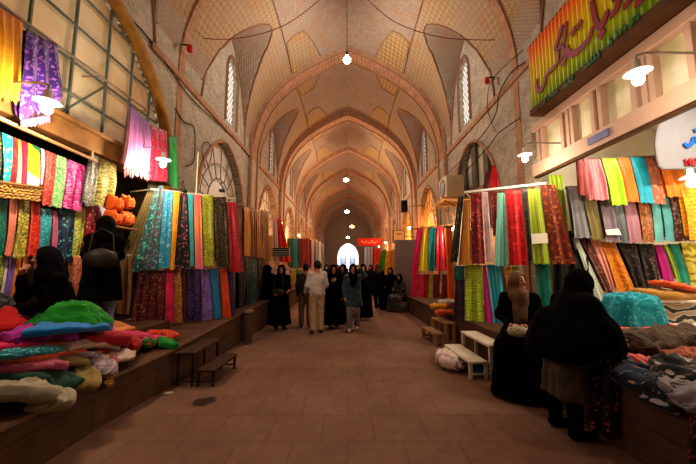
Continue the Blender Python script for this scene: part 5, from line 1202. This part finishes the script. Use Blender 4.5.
def person(label, loc, rz, pose, wear, h=.02, scale=1.0, skin=None, group=None, hands='RL', face=True):
    J = dict(DEF); J.update(pose); root = thing('person', label, 'person', loc, rz, group); root.scale = (scale,)*3; s = skin or M_SKIN
    hc = Vector(J['head']); yw = J['hyaw']; f = Vector((math.sin(yw), -math.cos(yw), 0)); sx = Vector((math.cos(yw), math.sin(yw), 0)); up = Vector((0, 0, 1))
    def T(v): return tuple(v)
    P = [('e', T(hc+f*-.005+up*.015), (.074, .092, .105), yw), ('c', T(hc+f*.03-up*.045), T(hc+f*.062-up*.088), .052, .03), ('c', J['neck'], T(hc-up*.05-f*.015), .052, .048),
         ('c', T(hc+f*.088+up*.012), T(hc+f*.106-up*.022), .009, .014),
         ('c', T(hc+sx*.075-f*.01), T(hc+sx*.075-f*.012-up*.03), .014, .01), ('c', T(hc-sx*.075-f*.01), T(hc-sx*.075-f*.012-up*.03), .014, .01)]
    pe, cb, nk = Vector(J['pelvis']), Vector(J['chest']), Vector(J['neck'])
    ax = (Vector(J['shL'])-Vector(J['shR'])).normalized()
    for sg_ in (-.075, .075): P.append(('c', T(pe+ax*sg_), T(cb+ax*sg_*1.1), .085, .095))
    P.append(('c', T(cb), T(nk), .10, .05)); P.append(('c', J['shR'], J['shL'], .055, .055))
    for S in 'RL':
        P += [('c', J['sh'+S], J['el'+S], .05, .038), ('c', J['el'+S], J['wr'+S], .038, .026), ('c', J['hip'+S], J['kn'+S], .085, .055), ('c', J['kn'+S], J['an'+S], .055, .038)]
        an = Vector(J['an'+S]); td = Vector((J['toe'][0], J['toe'][1], 0)).normalized(); P.append(('c', T(an-up*.02), T(an+td*.15-up*.045), .036, .026))
    V, F = surf(*sdf(P, .03), h)
    Vs = [V]; Fs = [F]; off = len(V)
    for S in hands:
        hp, hf = hand_prims(J['wr'+S], J['el'+S], 1 if S == 'L' else -1, J.get('curl', .5), J.get('hand'+S))
        if h > .03: hp, hf = hp, [q for q in hf]
        fn1, lo, hi = sdf(hp, .02); fn2, l2, h2 = sdf(hf, .004); hh = max(.0055, h*.33)
        fn = lambda p, a=fn1, b=fn2: smin(a(p), b(p), .008)
        v2, f2 = surf(fn, np.minimum(lo, l2)+.01, np.maximum(hi, h2)-.01, hh); Vs.append(v2); Fs.append(f2+off); off += len(v2)
    V = np.concatenate(Vs); F = np.concatenate(Fs)
    mats = [s, M_BROW, M_LIP, M_EYEW]; cen = V[F].mean(1); mi = np.zeros(len(F), int)
    if face:
        fv, sv = np.array(f), np.array(sx); h0 = np.array(hc); r = cen-h0; fx, fs_, fz = r@fv, r@sv, r[:, 2]
        for sg_ in (-1, 1):
            mi[(fx > .04) & (((fs_-sg_*.031)/.017)**2+((fz-.018)/.0085)**2 < 1)] = 1
            mi[(fx > .04) & (((fs_-sg_*.033)/.022)**2+((fz-.043)/.006)**2 < 1)] = 1
        mi[(fx > .04) & ((fs_/.026)**2+((fz+.052)/.009)**2 < 1)] = 2
    mesh_obj('body', V, F, None, root, True, mats=mats, midx=mi)
    for part in wear:
        nm, kind, mat = part[:3]; o = part[3] if len(part) > 3 else {}; hh = o.get('h', h); fold = None; subs = []; hem = o.get('hem'); top = None; k = .04
        facehole = [('e', T(hc+f*.105-up*.012), (.066, .085, .1), yw)]
        if kind in ('chador', 'hood'):
            Q = [('e', T(hc-f*.012+up*.018), (.102, .118, .128), yw), ('c', T(hc-f*.035-up*.03), T(nk-up*.03-f*.02), .105, .13), ('c', T(hc+f*.02-up*.115), T(nk+f*.03-up*.05), .06, .1)]
            if kind == 'chador':
                Q += [('c', T(Vector(J['shR'])), T(Vector(J['shL'])), .085, .085)]
                for S in 'RL':
                    Q += [('c', J['sh'+S], J['el'+S], .085, .085), ('c', J['el'+S], T(Vector(J['el'+S]).lerp(Vector(J['wr'+S]), .82)), .085, .06)]
                Q += [('c', T(cb), T(pe), .16, .18)] + o.get('extra', [])
                if o.get('skirt', True):
                    w = o.get('w', .25)
                    for sg_ in (-.09, .09): Q.append(('c', T(pe+ax*sg_+up*.05), T(Vector((pe.x, pe.y, 0))+ax*sg_+up*max((hem or .03)-.1, -.1)), .17, w))
                k = .07; fold = (o.get('fold', .016), o.get('nf', 9), nk.z-.1, (hem or 0), pe.x, pe.y)
            else: fold = (.004, 7, nk.z+.1, nk.z-.2, nk.x, nk.y)
            if kind == 'hood' and o.get('drape'):
                bf = Vector((0, -1, 0)); Q += [('c', T(nk+bf*.07), T(cb+bf*.15-up*o['drape']), .085, .07), ('c', T(nk+bf*.08+ax*.05), T(cb+bf*.15+ax*.05-up*(o['drape']-.06)), .07, .05)]
            subs = facehole if face else []
        elif kind == 'coat':
            q_ = o.get('fit', 1.0); Q = [('c', J['shR'], J['shL'], .075*q_, .075*q_), ('c', T(cb), T(pe), .145*q_, .15*q_)]
            for S in 'RL': Q += [('c', J['sh'+S], J['el'+S], .068*q_, .055*q_), ('c', J['el'+S], J['wr'+S], .055*q_, .042)]
            for sg_ in (-.078, .078): Q += [('c', T(cb+ax*sg_), T(pe+ax*sg_), .118*q_, .118*q_)]
            Q += o.get('extra', [])
            if o.get('skirt', True):
                for sg_ in (-.08, .08): Q.append(('c', T(pe+ax*sg_), T(Vector((pe.x, pe.y, (hem if hem is not None else .5)))+ax*sg_), .13, o.get('w', .16)))
            fold = (o.get('fold', .009), o.get('nf', 8), pe.z+.25, (hem or .4), pe.x, pe.y)
            subs = [('c', T(nk+up*.02), T(nk+up*.3), .06, .1)]
        elif kind == 'skirt':
            Q = [];
            for sg_ in (-.08, .08): Q.append(('c', T(pe+ax*sg_), T(Vector((pe.x, pe.y, hem))+ax*sg_), .12, o.get('w', .15)))
            fold = (.012, 9, pe.z, hem, pe.x, pe.y)
        elif kind == 'trousers':
            Q = [('c', T(pe-ax*.05), T(pe+ax*.05), .12, .12)]
            for S in 'RL': Q += [('c', J['hip'+S], J['kn'+S], .1, .075), ('c', J['kn'+S], T(Vector(J['an'+S])+up*.02), .075, .065)]
            fold = (.003, 7, 1.0, .2, 0, 0); hem = hem
        elif kind == 'shoes':
            Q = []; td = Vector((J['toe'][0], J['toe'][1], 0)).normalized(); b = o.get('boot', 0); k = .015
            for S in 'RL':
                an = Vector(J['an'+S]); Q += [('c', T(an-up*.03-td*.03), T(an+td*.16-up*.04), .044, .036)]
                if b: Q += [('c', T(an-up*.02), T(an+up*b), .055, .075)]
            hem = an.z-.085 if hem is None else hem
        elif kind == 'hair':
            Q = [('e', T(hc-f*.022+up*.012), (.086, .104, .122), yw)]; subs = [('e', T(hc+f*.10-up*.035), (.09, .10, .105), yw), ('c', T(nk-up*.1), T(nk+up*.08+f*.0), .12, .06)]; k = .02
        else: continue
        fn, lo, hi = sdf(Q, k, subs, hem, fold, top=top); V, F = surf(fn, lo, hi, hh)
        mesh_obj(nm, V, F, mat, root, True)
    return root

def black(c='100e0e'):
    t = NT('black_cloth'); f = t.noise(t.coord(), 14, 4); a = lin(c)
    t.bump(f, .4, .01); return t.out(t.ramp(f, [(.3, tuple(x*.6 for x in a[:3])), (.7, a)]), .95, .06)
K1, K2, K3 = black('0c0b0b'), black('121011'), black('151218')
M_JEAN = fabric('66708a', None, 'plain'); M_SHOE = plain('1a1614', .5)
rad = math.radians
# seated woman in black chador with a brown headscarf, on the right ledge
sk = [('c', (-.1, -.05, .66), (-.12, -.42, .58), .15, .15), ('c', (.1, -.05, .66), (.12, -.42, .58), .15, .15), ('c', (-.13, -.42, .55), (-.15, -.44, .02), .14, .19), ('c', (.13, -.42, .55), (.15, -.44, .02), .14, .19), ('c', (0, -.38, .5), (0, -.42, .05), .2, .25), ('c', (0, .05, .75), (0, .1, .62), .2, .24)]
seat = dict(pelvis=(0, .04, .70), chest=(0, .02, 1.02), neck=(0, .0, 1.22), head=(0, -.03, 1.38), hyaw=rad(56), shR=(-.17, .01, 1.15), shL=(.17, .01, 1.15), elR=(-.25, -.06, .92), elL=(.25, -.06, .92), wrR=(-.08, -.36, .845), wrL=(.10, -.38, .855),
            hipR=(-.09, 0, .68), hipL=(.09, 0, .68), knR=(-.12, -.44, .62), knL=(.12, -.44, .62), anR=(-.1, -.46, .09), anL=(.1, -.46, .09), handR=(.5, .1, -.8), handL=(-.5, .1, -.8), curl=.45)
P_SEAT = Vector((2.33, 4.28, 0))
person('woman in black chador and brown headscarf sitting on the edge of the right ledge', P_SEAT, rad(-34), seat,
       [('chador', 'coat', K1, dict(skirt=False, extra=sk, hem=.02, h=.016)), ('headscarf', 'hood', fabric('6a4626'), dict(drape=.18, h=.012)), ('shoes', 'shoes', M_SHOE)], h=.013)
Rm = Matrix.Rotation(rad(-34), 3, 'Z')
def bagm(c, col, label, name='handbag', rx=.11, ry=.07, rz_=.09, rot=0, strap=None, mat=None):
    V, F = blob(None, rx, ry, rz_, None, .06, 28, 14, 4); t = thing(name, label, 'bag', c, rot); mesh_obj('pouch', V, F, mat or fabric(*col), t, True, uv=[(v[0]*3, v[2]*3) for v in V])
    m = MB(); m.tube(strap or [(-rx*.7, 0, rz_*1.5), (-rx*.4, 0, rz_*2.3), (rx*.4, 0, rz_*2.3), (rx*.7, 0, rz_*1.5)], .008, 6); m.build('strap', mat or M_BLACK, t); return t
bagm(P_SEAT+Rm@Vector((.02, -.47, .735)), ('c8bca0', '4a3a34', 'floral', '8a6a4a'), 'small flowered pouch in the hands of the seated woman on the right', 'pouch_bag', rx=.13, ry=.06, rz_=.07, rot=rad(-34))
# bending woman, back to the camera
bend = dict(pelvis=(0, .02, .86), chest=(0, -.09, 1.12), neck=(0, -.15, 1.29), head=(0, -.2, 1.42), shR=(-.18, -.12, 1.23), shL=(.18, -.12, 1.23), elR=(-.26, -.22, 1.0), elL=(.26, -.20, 1.0), wrR=(-.16, -.40, .88), wrL=(.16, -.38, .88), hipR=(-.1, .02, .84), hipL=(.1, .02, .84), knR=(-.11, -.02, .46), knL=(.11, -.0, .46), anR=(-.12, .02, .08), anL=(.13, .06, .08))
ex = [('c', (-.18, -.12, 1.2), (-.25, -.1, .9), .1, .13), ('c', (.18, -.12, 1.2), (.25, -.1, .9), .1, .13), ('c', (-.2, -.2, 1.0), (-.2, -.30, .84), .13, .11), ('c', (.2, -.2, 1.0), (.2, -.30, .84), .13, .11), ('c', (0, -.2, 1.04), (0, -.30, .86), .2, .13), ('c', (0, .08, 1.0), (0, .1, .82), .2, .25), ('c', (-.12, .05, .9), (-.14, .06, .76), .2, .2), ('c', (.12, .05, .9), (.14, .06, .76), .2, .2)]
person('woman in a wide black chador seen from behind, leaning over the right ledge', (2.13, 3.14, 0), rad(86), bend,
       [('chador', 'chador', K2, dict(skirt=False, extra=ex, hem=.72, h=.017, fold=.012)), ('skirt', 'skirt', fabric('4a3c2a', '5a4a36', 'plain'), dict(hem=.36, w=.17)), ('boots', 'shoes', black('0c0b0b'), dict(boot=.32, br=.085))], h=.015)
# left seated woman with phone
PS_ = Vector((-3.10, 3.40, -.03)); 
sl = dict(pelvis=(0, .02, 1.10), chest=(0, -.06, 1.36), neck=(0, -.10, 1.55), head=(0, -.15, 1.69), hyaw=rad(0), shR=(-.17, -.08, 1.48), shL=(.17, -.06, 1.48), elR=(-.20, -.30, 1.30), elL=(.24, -.12, 1.22), wrR=(-.07, -.315, 1.52), wrL=(.12, -.34, 1.2),
          hipR=(-.09, 0, 1.08), hipL=(.09, 0, 1.08), knR=(-.12, -.42, 1.06), knL=(.12, -.42, 1.08), anR=(-.1, -.44, .79), anL=(.1, -.44, .79), handR=(.3, 1, 0), handL=(-.3, -.2, -1), curl=.7)
person('woman in black coat and grey jeans sitting at the left stall with a phone', PS_, rad(-44), sl,
       [('coat', 'coat', K1, dict(skirt=False, extra=[('c', (-.08, .03, 1.12), (-.08, .05, 1.0), .15, .17), ('c', (.08, .03, 1.12), (.08, .05, 1.0), .15, .17)], hem=.93)), ('headscarf', 'hood', K3, {}), ('trousers', 'trousers', M_JEAN, dict(hem=.72)), ('shoes', 'shoes', M_SHOE)], h=.015)
Rl = Matrix.Rotation(rad(-44), 3, 'Z')
ph = thing('mobile_phone', 'dark phone held to the face of the seated woman on the left', 'phone', PS_+Rl@Vector((-.045, -.325, 1.63)), rad(-44))
m = MB(); m.box((-.035, -.005, -.07), (.035, .005, .07), .004); m.build('case', M_BLACK, ph); m = MB(); m.box((-.03, .005, -.06), (.03, .0065, .06)); m.build('screen', plain('2a2e36', .2), ph)
bagm(PS_+Rl@Vector((.02, -.46, 1.12)), ('1a1818', 'a8a4a0', 'floral', '4a4848', 1.5), 'black and white patterned bag on the lap of the seated woman on the left', 'handbag', rx=.2, ry=.12, rz_=.13, rot=rad(-44))
V, F = blob(None, .26, .24, .17, None, .05, 30, 14, 4); tag(mesh_obj('cloth_bale', V, F, fabric('3a2a22', None, 'plain'), None, True, loc=PS_+Vector((0, 0, .7))), 'dark bale of cloth the seated woman on the left sits on', 'bale')
# left standing woman, back to the camera
PW = Vector((-3.14, 3.98, .7))
person('woman in black standing at the left stall, brown bag on her back', PW, rad(218), dict(head=(0, -.03, 1.5), shR=(-.15, 0, 1.31), shL=(.15, 0, 1.31), elR=(-.19, -.04, 1.08), elL=(.19, -.04, 1.08), wrR=(-.12, -.24, 1.05), wrL=(.12, -.24, 1.0)),
       [('coat', 'coat', K2, dict(hem=.48, w=.17, fold=.02, fit=.88)), ('headscarf', 'hood', K1, dict(drape=.0)), ('trousers', 'trousers', M_JEAN, dict(hem=.06)), ('shoes', 'shoes', M_SHOE)], h=.015, scale=.94)
Rw = Matrix.Rotation(rad(218), 3, 'Z')
bagm(PW+Rw@Vector((.02, .26, .86)), None, 'brown leather bag on the back of the standing woman on the left', 'shoulder_bag', rx=.17, ry=.085, rz_=.13, rot=rad(218), mat=plain('2c2017', .6, .3), strap=[(-.12, 0, .2), (-.1, -.06, .42), (0.02, -.12, .5), (.1, -.06, .42), (.12, 0, .2)])

# people in the middle distance, walking along the hall
def fl(px, Y): return Vector(((px-348)/309*Y*1.02, Y, 0))
g = None
walk = dict(knR=(-.09, -.1, .48), anR=(-.09, -.08, .08), knL=(.09, -.02, .47), anL=(.09, .16, .1))
person('woman in black coat with a shoulder bag standing near the red stand, facing the hall', fl(283, 7.95), rad(24), dict(hyaw=rad(-20), wrR=(-.2, -.16, .95), wrL=(.17, -.16, 1.0)), [('coat', 'coat', K2, dict(hem=.12, w=.2)), ('headscarf', 'hood', K1, {}), ('trousers', 'trousers', K1, dict(hem=.05)), ('shoes', 'shoes', M_SHOE)], h=.02, scale=.97)
bagm(fl(283.5, 7.95)+Vector((-.02, -.25, .84)), None, 'dark brown handbag carried by the woman near the red stand', rx=.16, ry=.06, rz_=.1, mat=plain('3a2a22', .5, .2), strap=[(-.1, 0, .16), (-.12, .06, .34), (-.1, .12, .5), (.08, .1, .5), (.12, 0, .16)])
person('woman in black chador turned away, behind the one with the shoulder bag', fl(269.5, 8.75), rad(150), dict(hyaw=0), [('chador', 'chador', K1, dict(hem=.03, w=.22)), ('shoes', 'shoes', M_SHOE)], h=.022, scale=.97, face=False, hands='')
person('man in a white shirt and tan trousers with short dark hair, seen from behind', fl(318, 7.55), rad(205), dict(elR=(-.24, -.02, 1.08), wrR=(-.22, -.2, .95), wrL=(.22, -.16, .92), elL=(.25, .03, 1.07), hyaw=rad(15)),
       [('shirt', 'coat', fabric('d0c4c0', 'b8aaa8', 'plain'), dict(skirt=False, hem=.84, fit=.95)), ('trousers', 'trousers', fabric('b89a76', None, 'plain'), dict(hem=.05)), ('hair', 'hair', plain('1a1410', .6)), ('shoes', 'shoes', plain('4a3424', .5))], h=.018, scale=1.04)
person('person in dark jacket and brown trousers left of the man in white shirt', fl(307, 8.25), rad(190), dict(), [('jacket', 'coat', fabric('2a1a1c', '5a2a2a', 'plain'), dict(skirt=False, hem=.8, fit=.95)), ('trousers', 'trousers', fabric('7a5a3a', None, 'plain'), dict(hem=.05)), ('hair', 'hair', plain('14100e', .6)), ('shoes', 'shoes', M_SHOE)], h=.022, scale=1.0, face=False)
person('woman in long black chador walking down the hall, hand near her chin', fl(334, 8.1), rad(5), dict(walk, elR=(-.2, -.1, 1.1), wrR=(-.05, -.24, 1.22), handR=(0, 1, .3)), [('chador', 'chador', K1, dict(hem=.10, w=.2)), ('shoes', 'shoes', M_SHOE)], h=.02, scale=.97)
person('woman in black chador walking behind the two women in the middle of the hall', fl(343, 8.75), rad(-10), dict(walk), [('chador', 'chador', K3, dict(hem=.08, w=.2)), ('shoes', 'shoes', M_SHOE)], h=.022, scale=.98)
person('woman in a blue green coat and black headscarf raising her arm', fl(353, 7.75), rad(-4), dict(walk, elL=(.30, -.06, 1.36), wrL=(.17, -.10, 1.55), elR=(-.24, -.02, 1.07), wrR=(-.2, -.1, .84), handL=(-.6, .3, -.4)),
       [('coat', 'coat', fabric('1c4450', '2a5a66', 'plain'), dict(hem=.62, w=.17)), ('headscarf', 'hood', K1, dict(drape=.05)), ('trousers', 'trousers', fabric('8a8682', '6a6a6a', 'stripe'), dict(hem=.08)), ('shoes', 'shoes', plain('c8b8b0', .5))], h=.018, scale=.98)
person('woman in black chador right behind the one in the blue green coat', fl(362.5, 9.3), rad(8), dict(walk), [('chador', 'chador', K1, dict(hem=.08, w=.2))], h=.024, scale=.98, hands='')
person('person in dark clothes walking away near the right stalls', fl(377, 11.4), rad(185), dict(walk), [('coat', 'coat', K3, dict(hem=.5)), ('headscarf', 'hood', fabric('3a2c22'), {}), ('trousers', 'trousers', K1, dict(hem=.05))], h=.026, face=False)
sit = dict(seat); sit.update(hyaw=0.0)
person('woman in black sitting at the right stalls beside the grey carpet', fl(388, 11.75)+Vector((.05, 0, 0)), rad(-20), sit, [('chador', 'coat', K1, dict(skirt=False, extra=sk, hem=.02)), ('headscarf', 'hood', K2, {})], h=.028, hands='')
person('person in dark patterned clothes crouched in front of the grey carpet', fl(401, 11.15)+Vector((-.1, 0, -.08)), rad(-40), dict(sit), [('chador', 'coat', fabric('2a2624', '6a625c', 'floral'), dict(skirt=False, extra=sk, hem=.12)), ('headscarf', 'hood', K1, {})], h=.028, hands='', scale=.9)
# small far figures
for i, (px, Y, c, lb, fz) in enumerate(((327, 13.5, '2a2020', 'distant person in dark brown left of the black chadors', 10), (338, 17, '1a1a20', 'far person in black under the left side of the gateway', 0), (345, 21, '3a4450', 'far person in slate blue beneath the middle of the gateway', 170), (355, 18.5, '241a1a', 'far person in black under the right side of the gateway', 0), (370, 15, '5a3428', 'distant person in russet below the red banner', -20), (332, 22, '4a2a2a', 'tiny far person in maroon at the left stalls', 15), (361, 24, '2a3038', 'tiny far person in grey near the gateway on the right', 180))):
    person(lb, fl(px, Y), rad(fz), dict(walk), [('coat', 'coat', fabric(c), dict(hem=.3, w=.18)), ('headscarf', 'hood', black('151212'), {})], h=.035, hands='', scale=.98)
# ---------- lamps ----------
def kelvin_light(name, parent, col, power, rad=.05, loc=(0, 0, 0)):
    L = bpy.data.lights.new(name, 'POINT'); L.color = lin(col)[:3]; L.energy = power; L.shadow_soft_size = rad
    o = bpy.data.objects.new(name, L); C.objects.link(o); o.parent = parent; o.location = loc; return o
def pendant(p, ztop, label, col, power, bulb_r=.085, estr=40, lc=None, group=None):
    t = thing('pendant_lamp', label, 'lamp', p, 0, group)
    m = MB(); m.tube([(0, 0, .12), (0, 0, ztop-p[2])], .008, 5); m.build('cord', M_BLACK, t)
    m = MB(); m.lathe([(.0, .2), (.03, .2), (.035, .1), (.03, .07), (0, .07)], n=12); m.build('socket', M_BLACK, t)
    m = MB(); m.lathe([(0, .1), (.03, .09), (.05, .04), (bulb_r, -.04), (bulb_r*.9, -.1), (bulb_r*.5, -.15), (0, -.165)], n=14); b = m.build('bulb', emit(col, estr), t, True)
    b.visible_shadow = True
    kelvin_light('bulb_light', t, lc or col, power, .1, (0, 0, -.32)); return t
LP = [  # (px, py, Y, colour, power, label)
  (347, 58, YC1, 'fff4ea', 520, 'large white bulb on a long cord, nearest hanging from the vault'),
  (346, 179, (YR[4]+YR[5])/2+.3, 'ffe6cc', 800, 'white bulb on a cord, second of the lamps down the middle of the hall'),
  (347, 211, (YR[6]+YR[7])/2-1, 'fff2e4', 500, 'small white bulb just above the orange lamp down the hall'),
  (352, 226, 27.6, 'ff9a30', 500, 'orange glowing lamp deep in the hall above the bright gateway'),
  (348, 237, 40.5, 'fff4ea', 200, 'tiny white lamp directly over the bright gateway'),
]
for px, py, Y, c, pw, lb in LP:
    p = atY(px, py, Y); pendant(p, float(zceil(np.array(p.x), np.array(p.y))), lb, c, pw, .11 if Y < 12 else .17 if Y < 22 else .22, 80)
# one more lamp, unseen, added as fill light over the first bay
# (bay overhead, outside the frame)
pendant(Vector((0, 3.4, 7.2)), float(zceil(np.array(0.), np.array(3.4))), 'unseen added white bulb on a cord overhead in the first bay', 'ffe8d0', 60)

def hooded(p, wallx, label, power, col='ffe9cc', arm=True):
    t = thing('wall_lamp', label, 'lamp', p)
    s = 1 if wallx > 0 else -1
    m = MB(); m.lathe([(.0, .17), (.03, .17), (.035, .1), (.10, .06), (.11, .05), (.03, .08), (0, .08)], n=16); m.build('shade', M_WHITE, t, True)
    m = MB(); m.lathe([(0, .09), (.03, .08), (.045, .02), (.048, -.03), (.03, -.06), (0, -.075)], n=14); m.build('bulb', emit('fff0cc', 25), t, True)
    if arm:
        m = MB(); m.tube([(0, 0, .17), (0, 0, .22), (s*.1, 0, .25), (wallx-p.x, 0, .25)], .012, 6); m.build('arm', M_STEEL, t)
    kelvin_light('bulb_light', t, col, power, .06, (0, 0, -.16)); return t
hooded(atX(47, 107, -2.9), -XW, 'glowing bulb beside the purple sequinned scarf on the left shopfront', 165)
hooded(atX(163, 163, -2.85), -XW, 'glowing bulb in front of the red scarf at the left pier', 120)
hooded(atX(638, 78, 2.7), XW, 'glowing bulb on a bracket below the yellow shop sign', 65)
hooded(atX(525, 158, 2.85), XW, 'glowing bulb at the end of the cream fascia above the rod of cloths', 65)
hooded(atY(691, 182, 3.8), 5.6, 'glowing bulb inside the right shop beside the orange cloth', 60, arm=False)
hooded(atY(452, 228, 9.2), XW, 'small bulb above the farther rack of cloths on the right', 150)
# further shops' lamps along both sides
for Y, s, pw in ((36, -1, 80), (36, 1, 80), (12.9, -1, 110), (17.8, -1, 90), (23, -1, 90), (14.3, 1, 110), (18.5, 1, 90), (23.5, 1, 90), (28.5, 1, 70), (28.5, -1, 70)):
    hooded(Vector((s*2.85, Y, 3.3)), s*XW, 'small warm lamp over a stall %s on the %s side' % ({12.9: 'just past the orange draped display', 17.8: 'in the third dark bay', 23: 'far down the hall', 14.3: 'above the lit orange box sign', 18.5: 'beside the red banner', 23.5: 'far down the hall', 28.5: 'beyond the orange hall lamp', 36: 'close to the gateway'}[Y], 'left' if s < 0 else 'right'), pw*2.4, 'ffae6a')
# unseen fluorescent tube, added as fill light inside the right shop
def fill_tube(a, b, label, power, col='fff1d8', z=None):
    a = Vector(a); b = Vector(b); c = (a+b)/2; t = thing('fill_tube', label, 'lamp', c)
    m = MB(); m.tube([a-c, b-c], .018, 8); m.build('tube', emit('fff4e0', 12), t)
    m = MB(); d = (b-a).normalized(); m.tube([a-c-d*.03+Vector((0, 0, .04)), b-c+d*.03+Vector((0, 0, .04))], .025, 6); m.build('fitting', M_WHITE, t)
    L = bpy.data.lights.new('fill_tube_light', 'AREA'); L.shape = 'RECTANGLE'; L.size = (b-a).length; L.size_y = .06; L.energy = power; L.color = lin(col)[:3]
    o = bpy.data.objects.new('fill_tube_light', L); C.objects.link(o); o.parent = t; return t, o
t, o = fill_tube((4.2, 3.2, 3.85), (5.4, 3.2, 3.85), 'unseen added fluorescent tube in the plaster vault of the right shop', 160)
o.rotation_euler = (math.radians(35), 0, 0); o.location = (0, 0, -.05)
# daylight beyond the gateway and the open sky
wd = bpy.data.worlds.new('sky'); bpy.context.scene.world = wd; wd.use_nodes = True
bg = wd.node_tree.nodes['Background']; bg.inputs[0].default_value = (.9, .95, 1, 1); bg.inputs[1].default_value = 7
sc = bpy.context.scene
sc.view_settings.view_transform = 'Standard'; sc.view_settings.look = 'Medium High Contrast'; sc.view_settings.exposure = -1.25
sc.cycles.max_bounces = 6; sc.cycles.diffuse_bounces = 4; sc.cycles.glossy_bounces = 2; sc.cycles.sample_clamp_indirect = 4; sc.cycles.use_denoising = True
cam = bpy.data.cameras.new('camera'); cam.sensor_width = 36; cam.lens = FOC/696*36; cam.clip_end = 200; cam.clip_start = .05
co = bpy.data.objects.new('camera', cam); C.objects.link(co); co.location = CAM; co.rotation_euler = (PI/2+TILT, 0, 0); sc.camera = co
